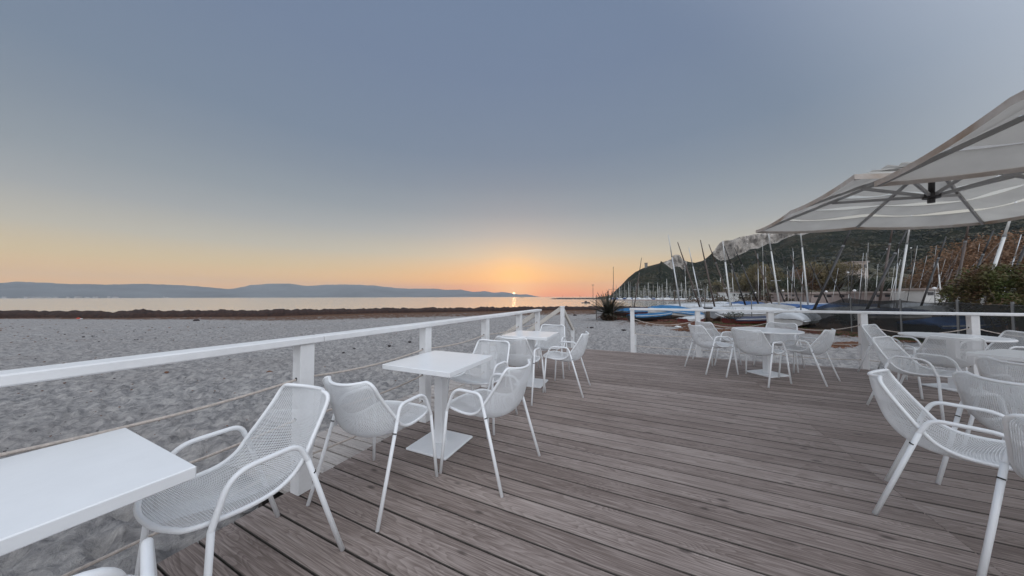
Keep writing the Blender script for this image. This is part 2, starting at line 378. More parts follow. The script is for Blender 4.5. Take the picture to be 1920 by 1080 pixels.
# ================================================================== FAR MOUNTAINS
MOUNT = [(-900, 536), (-500, 531), (-200, 534), (0, 530), (30, 528), (80, 529.5), (130, 532.5), (160, 532.3), (200, 533.5), (240, 532.4), (270, 532), (310, 533.5), (340, 534.5), (390, 538.5), (425, 541.5), (440, 540.5), (470, 534.5), (500, 532), (540, 531.5), (575, 536), (600, 534.5), (640, 533), (670, 534), (700, 535), (730, 539), (760, 541), (800, 541), (820, 541.5), (840, 543.5), (858, 543.4), (863, 542.6), (868, 543.4), (885, 547), (900, 546.5), (910, 545.6), (928, 549), (940, 547.2), (950, 548), (962, 550.8), (975, 552), (985, 551.7), (1000, 554), (1014, 556.2)]
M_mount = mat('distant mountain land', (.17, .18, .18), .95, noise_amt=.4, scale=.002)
vs = []; fs = []; px = -900; cols = []
while px <= 1014: cols.append(px); px += 6 if px < 0 else 3
NJ = 14
for px in cols:
    py = interp(MOUNT, px)+.7*noise.fractal(Vector((px*.05, 0, 0)), .8, 2.2, 4)
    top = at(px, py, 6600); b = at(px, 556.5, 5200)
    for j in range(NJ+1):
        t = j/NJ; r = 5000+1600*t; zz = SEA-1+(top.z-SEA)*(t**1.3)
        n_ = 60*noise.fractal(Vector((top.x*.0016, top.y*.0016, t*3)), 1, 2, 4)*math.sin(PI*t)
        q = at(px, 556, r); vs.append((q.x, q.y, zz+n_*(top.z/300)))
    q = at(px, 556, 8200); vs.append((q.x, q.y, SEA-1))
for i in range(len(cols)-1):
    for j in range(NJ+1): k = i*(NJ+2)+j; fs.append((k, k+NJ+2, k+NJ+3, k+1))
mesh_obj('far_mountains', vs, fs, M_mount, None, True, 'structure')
# pale towns along the far coast
mb = MB()
for i in range(45):
    px = random.choice([random.gauss(70, 22), random.gauss(150, 18), random.uniform(0, 330)]); r = random.uniform(4960, 5060); q = at(px, 556, r)
    s_ = random.uniform(4, 12); h = random.uniform(3, 12); mb.box(q.x-s_, q.y-s_, SEA-1, q.x+s_, q.y+s_, SEA+h+(r-4960)*.1)
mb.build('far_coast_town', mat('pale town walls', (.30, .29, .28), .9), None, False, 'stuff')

# ================================================================== HEADLAND
HILL = [(1128, 558), (1143, 556), (1150, 549), (1158, 541), (1165, 535), (1178, 521), (1192, 510), (1205, 503.5), (1213, 500), (1235, 494.5), (1250, 489.5), (1262, 485), (1264, 478.5), (1270, 477), (1276, 478), (1281, 485.5), (1290, 490.5), (1305, 492.5), (1320, 488.5), (1333, 478), (1341, 470), (1346, 463), (1352, 455), (1360, 451), (1375, 450), (1390, 444), (1402, 442), (1430, 437.5), (1470, 433), (1530, 428.5), (1600, 425), (1700, 416), (1800, 404), (1920, 392), (2200, 360), (2900, 270)]
def hill_mat():
    mt = bpy.data.materials.new('scrub covered limestone hill'); mt.use_nodes = True; t = mt.node_tree; b = t.nodes['Principled BSDF']; L = t.links
    co = t.nodes.new('ShaderNodeTexCoord')
    def nz(s, d=6, ro=.6):
        n = N('ShaderNodeTexNoise', t); n.inputs['Scale'].default_value = s; n.inputs['Detail'].default_value = d; n.inputs['Roughness'].default_value = ro
        L.new(co.outputs['Object'], n.inputs['Vector']); return n.outputs[0]
    g = ramp(t, nz(.02, 7, .75), [(.32, (.007, .011, .006, 1)), (.5, (.020, .024, .012, 1)), (.62, (.055, .044, .026, 1)), (.75, (.10, .085, .06, 1))]).outputs[0]
    rk = ramp(t, nz(.11, 8, .85), [(.37, (.06, .05, .042, 1)), (.45, (.38, .34, .30, 1)), (.60, (.66, .60, .53, 1))]).outputs[0]
    a_ = t.nodes.new('ShaderNodeAttribute'); a_.attribute_name = 'rock'
    f = math_(t, 'ADD', math_(t, 'MULTIPLY', a_.outputs['Fac'], 1.0), math_(t, 'MULTIPLY', math_(t, 'SUBTRACT', nz(.045, 7, .75), .5), 1.5))
    f = ramp(t, f, [(.50, (0, 0, 0, 1)), (.58, (1, 1, 1, 1))]).outputs[0]
    L.new(mixc(t, f, g, rk), b.inputs['Base Color']); b.inputs['Roughness'].default_value = .95; b.inputs['Specular IOR Level'].default_value = .1
    bp = t.nodes.new('ShaderNodeBump'); bp.inputs['Distance'].default_value = 6; bp.inputs['Strength'].default_value = 1; L.new(nz(.12, 8, .75), bp.inputs['Height']); L.new(bp.outputs[0], b.inputs['Normal'])
    return mt
HC = []; px = 1128
while px < 2900: HC.append(px); px += 2.2 if px < 1920 else 12
NJ = 90; RB, RT = 330, 720
def cliff_amt(px): return interp([(1240, 0), (1262, .30), (1283, .30), (1292, 0), (1335, 0), (1343, .2), (1352, .36), (1365, .37), (1400, .29), (1430, .24), (1460, .19), (1480, .12), (1500, .10), (1530, .07), (1560, .04), (1920, .04)], px)
vs = []; fs = []; rock = []; ridge_pts = []
for px in HC:
    top = at(px, interp(HILL, px), RT); c = cliff_amt(px)
    for j in range(NJ+1):
        t = j/NJ; r = RB+(RT-RB)*t; q = at(px, 556, r)
        # slope up to the foot of the cliff, then steep
        tc_ = .93; jag = .012*noise.noise(Vector((px*.09, 0, 2)))
        if c > 0:
            zb = 1-c; s = zb*((t/tc_)**1.25) if t < tc_ else zb+c*smst(tc_, 1, t+jag)
        else: s = t**1.2
        n3 = noise.fractal(Vector((q.x*.010, q.y*.010, 7)), 1, 2, 5)
        n4 = noise.fractal(Vector((q.x*.045, q.y*.045, 9)), 1, 2, 4)
        zz = SEA-.5+(top.z-SEA+.5)*s+(10*n3+5*n4)*math.sin(PI*min(1, t))**.8*min(1, top.z/60)
        inw = 0
        if c > 0 and t > tc_: n5 = noise.fractal(Vector((px*.07, zz*.045, 1)), 1, 2, 5); q = q+Vector((q.x, q.y, 0)).normalized()*n5*30*math.sin(PI*(t-tc_)/(1-tc_))
        vs.append((q.x, q.y, zz)); rk_ = 0
        if c > .05:
            lim = tc_-.01+.05*noise.noise(Vector((px*.06, 5, 0)))
            rk_ = smst(lim-.03, lim+.02, t)*min(1, c/.12)*.9
        rk_ = max(rk_, .34*smst(.62, .9, t)*(1 if 1440 < px < 1680 else 0), .12*smst(.2, .5, t))
        rock.append(rk_)
    q = at(px, 556, RT+25); vs.append((q.x, q.y, top.z*.97)); rock.append(.2)
    q = at(px, 556, RT+400); vs.append((q.x, q.y, SEA-2)); rock.append(.2)
NV = NJ+3
for i in range(len(HC)-1):
    for j in range(NV-1): k = i*NV+j; fs.append((k, k+NV, k+NV+1, k+1))
hill = mesh_obj('headland_hill', vs, fs, hill_mat(), None, True, 'structure')
hill.data.attributes.new('rock', 'FLOAT', 'POINT').data.foreach_set('value', rock)
# scrub on the slope
mb = MB(); ICO = bmesh.new(); bmesh.ops.create_icosphere(ICO, subdivisions=1, radius=1); icov = [v.co.copy() for v in ICO.verts]; icof = [[v.index for v in f.verts] for f in ICO.faces]; ICO.free()
cnt = 0
while cnt < 7000:
    i = random.randrange(len(HC)-1); j = random.randrange(4, NJ-2)
    if rock[i*NV+j] > .3 or HC[i] > 2100 or (HC[i] < 1262 and j > 62): continue
    p = Vector(vs[i*NV+j]); s_ = random.uniform(.8, 1.5)*(1 if j > 34 else random.choice([1, 1.6, 2.6]))*(1 if HC[i] < 1920 else 1.5); cnt += 1
    p += Vector((random.uniform(-3, 3), random.uniform(-3, 3), s_*.25))
    mb.add([p+Vector((v.x*s_*random.uniform(.7, 1.25), v.y*s_*random.uniform(.7, 1.25), v.z*s_*random.uniform(.6, 1.1))) for v in icov], icof)
mb.build('hillside_scrub', leaf_mat('dark scrub', (.007, .013, .006), (.070, .062, .032), .03), None, False, 'stuff')
# watchtower on the ridge
p = at(1211.5, 500.5, 705); mb = MB(); mb.box(-3, -3, -6, 3, 3, 6.5, .3); mb.box(-3.4, -3.4, 6.5, 3.4, 3.4, 7.4)
o = mb.build('ruined_watchtower', mat('old stone', (.2, .18, .16), .9)); o.location = p+Vector((0, 0, 1.5)); tag(o, 'small square ruined tower on the ridge of the headland', 'tower')

# ================================================================== BREAKWATER, MARINA
def rock_mesh(s=1, seed=0):
    bm = bmesh.new(); bmesh.ops.create_icosphere(bm, subdivisions=2, radius=s)
    for v in bm.verts: v.co *= 1+.35*noise.noise(v.co*1.3/s+Vector((seed*7, 0, 0)))
    bm.verts.index_update(); r_ = ([v.co.copy() for v in bm.verts], [[v.index for v in f.verts] for f in bm.faces]); bm.free(); return r_
mb = MB(); rk = [rock_mesh(1, i) for i in range(5)]
for i in range(240):
    t = i/239; px = 1034+t*130; rr = 330-30*t
    for k in range(2):
        q = at(px+random.uniform(-1, 1), 556, rr+random.uniform(-3, 3)); s_ = random.uniform(.8, 1.5)*min(1, .35+t*6)
        v_, f_ = random.choice(rk); a_ = random.random()*6
        mb.add([Vector((q.x+s_*(v.x*math.cos(a_)-v.y*math.sin(a_)), q.y+s_*(v.x*math.sin(a_)+v.y*math.cos(a_)), SEA+.3+s_*v.z*.75)) for v in v_], f_)
tag(mb.build('stone_breakwater', M_stone, None, False, 'stuff'), 'low dark stone breakwater running out into the sea', None)
def pole(name, base, h, r_, m_, label, cat, group=None, extra=None):
    root = empty(name, base, 0, label, cat, group); MB().tube([(0, 0, 0), (0, 0, h)], r_, 8, r2=r_*.7).build('shaft', m_, root)
    if extra: extra(root, h)
    return root
def lamps(root, h):
    mb = MB(); mb.box(-1.1, -.12, h-.1, 1.1, .12, h+.25); mb.build('lamp_head', M_post, root)
q = at(1112, 557, 260); pole('harbour_light_mast', (q.x, q.y, SEA), at(1112, 534.5, 260).z-SEA, .22, M_bronze, 'tall thin floodlight mast standing left of the palm', 'light mast', None, lamps)
for px, r_, h, lb in ((1055, 315, 4.6, 'small beacon pole halfway along the breakwater'), (1087, 310, 4.2, 'short beacon pole near the landward end of the breakwater')):
    q = at(px, 556, r_); pole('beacon_pole', (q.x, q.y, SEA), h, .12, M_bronze, lb, 'beacon', 'beacon poles on the breakwater')
# small things on the water: moored skiffs
def skiff(q, L_, rz, label, group='small boats on the open water'):
    root = empty('small_boat', q, rz, label, 'boat', group); mb = MB(); vs_ = []; K = 9
    for i in range(K):
        t = i/(K-1); wdt = .32*L_*math.sin(PI*(.12+.78*t))**.7*.5; x = (t-.5)*L_; hh = .28+.25*t*t
        vs_ += [(x, -wdt, hh), (x, -wdt*.6, -.1), (x, wdt*.6, -.1), (x, wdt, hh)]
    f_ = []
    for i in range(K-1):
        for j in range(3): k = i*4+j; f_.append((k, k+4, k+5, k+1))
        f_.append((i*4+3, i*4+7, i*4+4, i*4))
    f_ += [(0, 1, 2, 3), tuple((K-1)*4+j for j in (3, 2, 1, 0))]
    mb.add(vs_, f_); mb.build('hull', M_hulldark, root); mb = MB(); mb.box(-L_*.12, -.3, .3, L_*.15, .3, .95, .05); mb.build('cabin', M_bronze, root)
q = at(819, 557, 900); skiff((q.x, q.y, SEA), 9, YAW, 'tiny dark boat on the sea below the left mountains')
q = at(978, 557, 700); skiff((q.x, q.y, SEA), 14, YAW, 'tiny dark boat on the sea just right of the sun')
q = at(1098, 557, 120); skiff((q.x, q.y, SEA), 3.2, YAW, 'small pale dinghy moored near the breakwater, left of the palm')

# pontoon quay
mb = MB(); mq = MB()
pts = [at(px, 556, rr) for px, rr in ((1148, 215), (1200, 205), (1300, 185), (1400, 160), (1480, 135))]
for p_, q_ in zip(pts, pts[1:]): mb.beam((p_.x, p_.y, SEA+.15), (q_.x, q_.y, SEA+.15), 5, 1.1)
mb.build('marina_pontoon', M_quay, None, False, 'structure')

# moored yachts (prototype + copies)
def yacht_proto(i):
    root = empty('moored_yacht', (0, 0, 0)); L_ = 9.0; K = 11; vs_ = []; f_ = []
    for a in range(K):
        t = a/(K-1); x = (t-.5)*L_; wd = 1.45*max(.02, math.sin(PI*(.16+.82*t)))**.7; sh = .95+.35*t*t
        vs_ += [(x, -wd, sh), (x, -wd*.85, .25), (x, 0, -.15), (x, wd*.85, .25), (x, wd, sh)]
    for a in range(K-1):
        for j in range(4): k = a*5+j; f_.append((k, k+5, k+6, k+1))
        f_.append((a*5+4, a*5+9, a*5+5, a*5))
    f_.append((0, 1, 2, 3, 4)); f_.append(tuple((K-1)*5+j for j in (4, 3, 2, 1, 0)))
    mesh_obj('hull', vs_, f_, [M_white, M_hullw, M_blue2][i % 3], root)
    mb = MB(); mb.box(-2.2, -.85, 1.0, 1.8, .85, 1.55, .12); mb.build('cabin', M_white, root)
    mb = MB(); mb.tube([(.6, 0, 1.5), (.6, 0, 12)], .10, 6, r2=.07); mb.beam((.6, -.9, 7), (.6, .9, 7), .05, .05); mb.build('mast', M_maststeel if i != 2 else M_bronze, root)
    mb = MB(); mb.tube([(.5, 0, 2.4), (-3.3, 0, 2.4)], .09, 6); mb.tube([(.4, 0, 2.56), (-3.1, 0, 2.56)], .16, 6); mb.build('boom', [M_cover, M_blue2, M_cover2][i % 3], root)
    mb = MB(); mb.tube([(4.4, 0, 1.3), (.6, 0, 11.8)], .035, 4); mb.tube([(-4.4, 0, 1.0), (.6, 0, 11.9)], .03, 4); mb.build('rigging', M_maststeel, root)
    return root
protos = [yacht_proto(i) for i in range(3)]; used = [False]*3
NY = 58
for i in range(NY):
    px = 1143+(1405-1143)*(i+random.uniform(-.3, .3))/NY; k = random.randrange(3)
    if used[k]: o = copy_tree(protos[k])
    else: o = protos[k]; used[k] = True
    rr = random.uniform(225, 300)-(px-1143)*.14; q = at(px, 556, rr); s_ = random.choice([.62, .75, .85, 1.0, 1.15]); 
    o.location = (q.x, q.y, SEA); o.rotation_euler = (0, 0, random.choice([0, PI])+random.uniform(-.2, .2)+YAW*.3+PI/2); o.scale = (s_, s_, s_*random.uniform(.9, 1.15))
    tag(o, ['white hulled yacht with white boom cover and pale bare mast in the distant marina row', 'greyish hulled yacht with blue boom cover and pale bare mast in the distant marina row', 'blue hulled yacht with brown mast in the distant marina row'][k], 'yacht', ['white yachts in the distant marina', 'grey yachts in the distant marina', 'blue yachts in the distant marina'][k])
# low white motor boats in front of the yachts
root = None
def motor_proto():
    root = empty('motor_boat', (0, 0, 0)); mb = MB(); mb.box(-3, -1.1, 0, 2.4, 1.1, .9, .25); mb.add([(2.2, -1.0, 0.05), (2.2, 1.0, .05), (2.2, 1.0, .9), (2.2, -1.0, .9), (3.9, 0, 1.05)], [(0, 1, 4), (1, 2, 4), (2, 3, 4), (3, 0, 4)])
    mb.build('hull', M_white, root); mb = MB(); mb.box(-1.2, -.85, .9, 1.0, .85, 1.7, .15); mb.build('cabin', M_white, root); mb = MB(); mb.box(1.003, -.7, 1.1, 1.03, .7, 1.5); mb.build('windscreen', M_hulldark, root)
    return root
mp_ = motor_proto()
for i in range(26):
    o = mp_ if i == 0 else copy_tree(mp_); px = 1165+(1500-1165)*i/25+random.uniform(-4, 4); rr = interp([(1150, 222), (1400, 172), (1500, 128)], px)+random.uniform(3, 9); q = at(px, 556, rr)
    o.location = (q.x, q.y, SEA); o.rotation_euler = (0, 0, random.uniform(-.3, .3)+random.choice([YAW, YAW+PI/2])); s_ = random.uniform(.7, 1.0); o.scale = (s_,)*3
    tag(o, 'small white motor boat moored along the far side of the pontoon', 'motor boat', 'motor boats along the pontoon')

# ================================================================== LAND ON THE RIGHT: trees, buildings
def leaves(mb, c, rad, n, s_, flat=.75):
    for _ in range(n):
        d = Vector((random.gauss(0, 1), random.gauss(0, 1), random.gauss(0, 1))).normalized(); rr = random.random()**.4
        p = Vector(c)+Vector((d.x*rad, d.y*rad, d.z*rad*flat))*rr
        u = Vector((random.uniform(-1, 1), random.uniform(-1, 1), random.uniform(-.6, .6))).normalized(); v = u.orthogonal().normalized(); v.rotate(Matrix.Rotation(random.random()*6, 3, u))
        k = s_*random.uniform(.6, 1.4); mb.add([p-u*k, p-v*k*.5, p+u*k, p+v*k*.5], [(0, 1, 2, 3)])
def tree_proto(name, h, cr, leafm, n, ls, seed, blobs=14):
    random.seed(seed); root = empty(name, (0, 0, 0)); mt = MB(); th = h-cr*1.25
    mt.tube(smoothpath([(0, 0, -.4), (.1, .05, th*.5), (-.05, .1, th), (0, 0, th+cr*.7)], 3), .035*h, 7, r2=.012*h); mc = MB()
    for i in range(blobs):
        a = 2*PI*i/blobs+random.uniform(-.3, .3); rr = cr*random.uniform(.2, .8); c = (math.cos(a)*rr, math.sin(a)*rr, th+cr*random.uniform(.15, 1.25)-abs(rr)*.25)
        mt.tube([(0, 0, th*random.uniform(.6, 1)), (c[0]*.5, c[1]*.5, (th+c[2])*.5), c], .014*h, 5, r2=.004*h)
        leaves(mc, c, cr*random.uniform(.32, .52), n//blobs, ls)
    mt.build('trunk', M_trunk, root, True); mc.build('crown', leafm, root); return root
TP = [tree_proto('broadleaf_tree', 9, 4.2, M_leafolive, 6000, .14, 1), tree_proto('broadleaf_tree', 9, 4.4, M_leafrust, 7000, .13, 2, 22),
      tree_proto('broadleaf_tree', 9, 4.0, M_leafdark, 5000, .14, 3), tree_proto('broadleaf_tree', 9, 4.5, M_leafolive, 6000, .14, 4, 20)]
tu = [0]*4
def place_tree(k, px, pytop, r_, label, group='trees behind the boat park', base=None):
    o = TP[k] if not tu[k] else copy_tree(TP[k]); tu[k] = 1
    top = at(px, pytop, r_); b = -.5 if base is None else base; s_ = (top.z-b)/9.0
    o.location = (top.x, top.y, b); o.scale = (s_*random.uniform(1, 1.2), s_*random.uniform(1, 1.2), s_); o.rotation_euler = (0, 0, random.random()*6)
    tag(o, label, 'tree', group)
random.seed(11)
place_tree(0, 1422, 497, 150, 'rounded olive brown tree just left of the tall silver mast under the parasol tip')
place_tree(3, 1395, 508, 158, 'smaller olive tree at the left end of the tree row')
place_tree(0, 1448, 512, 140, 'low olive tree between two leaning masts, right of the rounded one')
place_tree(1, 1508, 505, 150, 'rusty brown tree left of the broad olive crowned tree')
place_tree(3, 1545, 488, 150, 'broad olive crowned tree left of the house on the slope')
place_tree(0, 1570, 494, 145, 'olive green tree touching the left side of the house on the slope')
place_tree(2, 1480, 520, 130, 'dark low tree behind the boat masts at the middle of the park')
place_tree(2, 1622, 520, 120, 'dark tree between the house and the silver mast')
place_tree(1, 1738, 516, 110, 'short rust coloured tree by the quay, left of the big rust ones')
place_tree(1, 1775, 478, 115, 'rust coloured tree with a rounded top left of the tallest rust tree')
place_tree(1, 1812, 462, 105, 'tallest rust coloured tree behind the right hand masts')
place_tree(1, 1850, 452, 105, 'wide rust coloured tree behind the thick white mast')
place_tree(1, 1905, 446, 95, 'rust coloured tree at the right edge of the photo')
place_tree(3, 1690, 522, 125, 'low olive tree behind the bronze mast')
place_tree(2, 1660, 528, 110, 'small dark tree right of the quay buildings')
place_tree(0, 1345, 528, 175, 'small olive tree near the end of the pontoon')
def palm_proto(h, seed, n=26, fl=2.6, dead=True):
    random.seed(seed); root = empty('palm_tree', (0, 0, 0)); MB().tube(smoothpath([(0, 0, -.4), (.1, 0, h*.5), (0, .1, h)], 4), .26, 8, r2=.2).build('trunk', M_trunk, root, True)
    mb = MB()
    for i in range(n):
        a = 2*PI*i/n*2.4; e = random.uniform(-.5, 1.1); pts_ = []
        for k in range(7):
            t = k/6; rr = fl*t*math.cos(e*.5); pts_.append(Vector((math.cos(a)*rr, math.sin(a)*rr, h+fl*(math.sin(e)*t-.75*t*t))))
        for k in range(6):
            d = (pts_[k+1]-pts_[k]); sd_ = d.cross(Vector((0, 0, 1))).normalized()
            for sgn in (-1, 1):
                for m_ in range(3):
                    b_ = pts_[k]+d*(m_/3); tip = b_+d*.6+sd_*sgn*fl*.17*(1-.5*(k/6))-Vector((0, 0, fl*.07)); mb.add([b_, b_+d*.22, tip], [(0, 1, 2)])
        mb.tube(pts_, .025, 4, r2=.008)
    mb.build('fronds', M_palm, root); return root
PT = palm_proto(6, 21); pu = 0
for px, pyt, r_, lb in ((1264, 529, 185, 'palm in the distance, leftmost of the far palms'), (1322, 526, 150, 'small far palm between two bronze masts'), (1345, 531, 150, 'low far palm right of the bronze masts'), (1500, 536, 125, 'low palm with brown fronds behind the boat park'),
                        (1597, 510, 120, 'tall palm in front of the house on the slope'), (1612, 517, 112, 'palm with drooping brown fronds right of the house'), (1640, 524, 118, 'palm left of the bronze mast on the quay')):
    o = PT if not pu else copy_tree(PT); pu = 1; top = at(px, pyt, r_); s_ = (top.z+.5)/7.2
    o.location = (top.x, top.y, -.5); o.scale = (s_,)*3; o.rotation_euler = (0, 0, random.random()*6); tag(o, lb, 'palm', 'palms behind the boat park')
# scrubby ground cover along the quay, joined
mb = MB(); random.seed(5)
for i in range(90):
    px = random.uniform(1290, 1900); r_ = random.uniform(88, 150); q = at(px, 556, r_); leaves(mb, (q.x, q.y, -.2+random.random()*.9), random.uniform(1, 2.6), 46, .35)
mb.build('quayside_undergrowth', leaf_mat('undergrowth leaves', (.035, .04, .02), (.10, .055, .035), .2), None, False, 'stuff')
# house on the slope
def house(px, py, r_, wd, dp, ht, label, wm, rz=YAW, windows=3, parapet=False):
    q = at(px, py, r_); root = empty('house', q, rz, label, 'house'); mb = MB(); mb.box(-wd/2, -dp/2, -3, wd/2, dp/2, ht); mb.build('wall', wm, root)
    MB().box(-wd/2-.3, -dp/2-.3, ht+.002, wd/2+.3, dp/2+.3, ht+.35).build('roof', M_quay, root)
    me = None
    for i in range(windows):
        x = -wd/2+wd*(i+.5)/windows; mb = MB(); mb.box(x-.5, -dp/2-.03, ht*.4, x+.5, -dp/2-.003, ht*.78); mb.build('window', M_hulldark, root)
    return root
M_wall = mat('cream render', (.42, .36, .31), .9, noise_amt=.2, scale=.4); M_wallw = mat('white render', (.6, .6, .58), .9, noise_amt=.15, scale=.4); M_wallp = mat('pinkish render', (.34, .28, .26), .9, noise_amt=.2, scale=.4)
house(1598, 511, 170, 6, 5, 3.6, 'pale flat roofed house on the slope above the palms', M_wall)
house(1578, 559, 100, 9, 4, 1.1, 'low white pavilion with a terrace rail behind the dark net', M_wallw)
house(1655, 561, 90, 8, 4, 1.1, 'long low pinkish kiosk on the quay, left of the silver mast', M_wallp, windows=5)
house(1735, 560, 85, 6, 4, 1.4, 'small white hut on the quay, right of the silver mast', M_wallw)
house(1482, 559, 120, 8, 4, 1.3, 'pinkish boat shed behind the covered dinghies', M_wallp, windows=4)
house(1375, 559, 150, 10, 4, 2.2, 'small white building at the landward end of the pontoon', M_wallw, windows=4)
house(1540, 561, 90, 8, 3, 1.1, 'low pinkish block behind the dark net corner', M_wallp)
# quay wall
mb = MB(); pts = [at(px, 556, rr) for px, rr in ((1385, 100), (1480, 84), (1600, 70), (1760, 60), (1990, 55))]
for p_, q_ in zip(pts, pts[1:]): mb.beam((p_.x, p_.y, -.45), (q_.x, q_.y, -.45), 1.2, 1.1)
mb.build('quay_wall', M_quay, None, False, 'structure')
def lampx(root, h):
    bm = bmesh.new(); bmesh.ops.create_icosphere(bm, subdivisions=2, radius=.22); me = bpy.data.meshes.new('globe'); bm.to_mesh(me); bm.free(); me.materials.append(M_lamp)
    o = bpy.data.objects.new('globe', me); C.objects.link(o); o.parent = root; o.location = (0, 0, h+.2)
for i, (px, pyt, r_) in enumerate(((1417, 549, 95), (1468, 545, 95), (1549, 547, 80), (1602, 545, 78), (1752, 541, 72), (1664, 467, 150), (1590, 511, 110), (1708, 465, 160))):
    q = at(px, pyt, r_); pole('globe_lamp', (q.x, q.y, -.5), q.z+.3, .06, M_post, ['white globe lamp on a short post, leftmost on the quay', 'globe lamp behind the covered dinghies', 'globe lamp just left of the white pavilion', 'globe lamp at the right end of the white pavilion', 'globe lamp left of the green bush', 'high globe lamp left of the silver mast', 'globe lamp in front of the house on the slope', 'high globe lamp right of the silver mast'][i], 'street lamp', 'globe lamps along the quay', lampx)

# ================================================================== DINGHIES ASHORE
def dinghy(px, py, r_, L_, rz, hullm, coverm, label, tent=.35, tilt=0, roll=0, z0=None):
    r_ = dep(px, r_); q = at(px, py, r_); zz = q.z if z0 is None else z0; root = empty('beached_dinghy', (q.x, q.y, zz), rz, label, 'dinghy', 'dinghies ashore in the boat park'); root.rotation_euler = (roll, tilt, rz)
    K = 14; vs_ = []; f_ = []; B = L_*.17
    sec = lambda t: max(.03, (1-(max(0, (t-.35)/.65))**2.2))**.8*(.86+.14*min(1, t/.35))
    for a in range(K):
        t = a/(K-1); x = (t-.5)*L_; wd = B*sec(t); sh = .50+.16*t*t; ke = .02+.22*max(0, t-.6)**1.5*2
        vs_ += [(x, -wd, sh), (x, -wd*.93, .24+ke*.5), (x, -wd*.45, .06+ke), (x, 0, ke), (x, wd*.45, .06+ke), (x, wd*.93, .24+ke*.5), (x, wd, sh)]
    for a in range(K-1):
        for j in range(6): k = a*7+j; f_.append((k, k+7, k+8, k+1))
    f_.append(tuple(range(7))); f_.append(tuple((K-1)*7+j for j in range(6, -1, -1)))
    mesh_obj('hull', vs_, f_, hullm, root, False)
    mb = MB(); mb.tube([(v[0], v[1], v[2]) for v in vs_[0::7]], .03, 5); mb.tube([(v[0], v[1], v[2]) for v in vs_[6::7]], .03, 5); mb.build('gunwale', M_hullw, root)
    vs_ = []; f_ = []; J = 8
    for a in range(K):
        t = max(0, a-1)/(K-2); x = (t-.5)*L_*1.02; wd = B*sec(t)*1.06+.02; sh = .52+.16*t*t
        rid = tent*(math.sin(PI*min(1, .15+t*.85)))**.7 if a else 0
        for j in range(J+1):
            u = -1+2*j/J; drop = -.12 if abs(u) > .99 else 0
            vs_.append((x, wd*u, sh+drop+rid*(1-abs(u)**1.3)+.05*noise.noise(Vector((x*2.2+px, u*2.5, 0)))*(1 if abs(u) < .9 else .3)))
    for a in range(K-1):
        for j in range(J): k = a*(J+1)+j; f_.append((k, k+1, k+J+2, k+J+1))
    mesh_obj('cover', vs_, f_, coverm, root, True)
    mb = MB(); mb.box(-.9*L_*.5, -.5, -.55, -.75*L_*.5, .5, .08); mb.box(.3*L_*.5, -.5, -.55, .42*L_*.5, .5, .08); mb.build('trolley', M_rust, root)
    return root
def mast(pt, pb, r_, m_, rad, label, spreader=None, fore=True, ext=0):
    t_ = at(pt[0], pt[1], dep(pt[0], r_)); b_ = at(pb[0], pb[1], dep(pb[0], r_)); d = (t_-b_)
    if b_.z > -.3 and abs(d.z) > .1: b_ = b_-d*((b_.z+.25)/d.z)
    t_ = t_+d.normalized()*ext
    root = empty('leaning_mast', b_, 0, label, 'mast', 'masts of the dinghies ashore'); d = t_-b_
    MB().tube([(0, 0, 0), tuple(d*.72)], rad, 8, r2=rad*.85).build('lower_mast', m_, root, True)
    MB().tube([tuple(d*.722), tuple(d)], rad*.75, 8, r2=rad*.5).build('mast_tip', m_, root, True)
    MB().tube([tuple(d*.712), tuple(d*.73)], rad*1.0+.002, 8).build('mast_collar', M_post, root)
    mb = MB()
    if spreader:
        s_ = d*spreader; mb.tube([s_+rt*-.42+Vector((0, 0, .02)), s_, s_+rt*.42+Vector((0, 0, .04))], .014, 5); mb.build('spreader', M_alu, root); mb = MB()
        for sg in (-1, 1): mb.tube([tuple(d*.72), tuple(s_+rt*.42*sg), tuple(rt*.7*sg)], .004, 3)
    mb.tube([tuple(d*.71), tuple(rt*(2.2 if d.dot(rt) < 0 else -2.2)+Vector((0, 0, .2)))], .005, 4)
    mb.build('stay', M_post, root)
    return root
RADK = {}
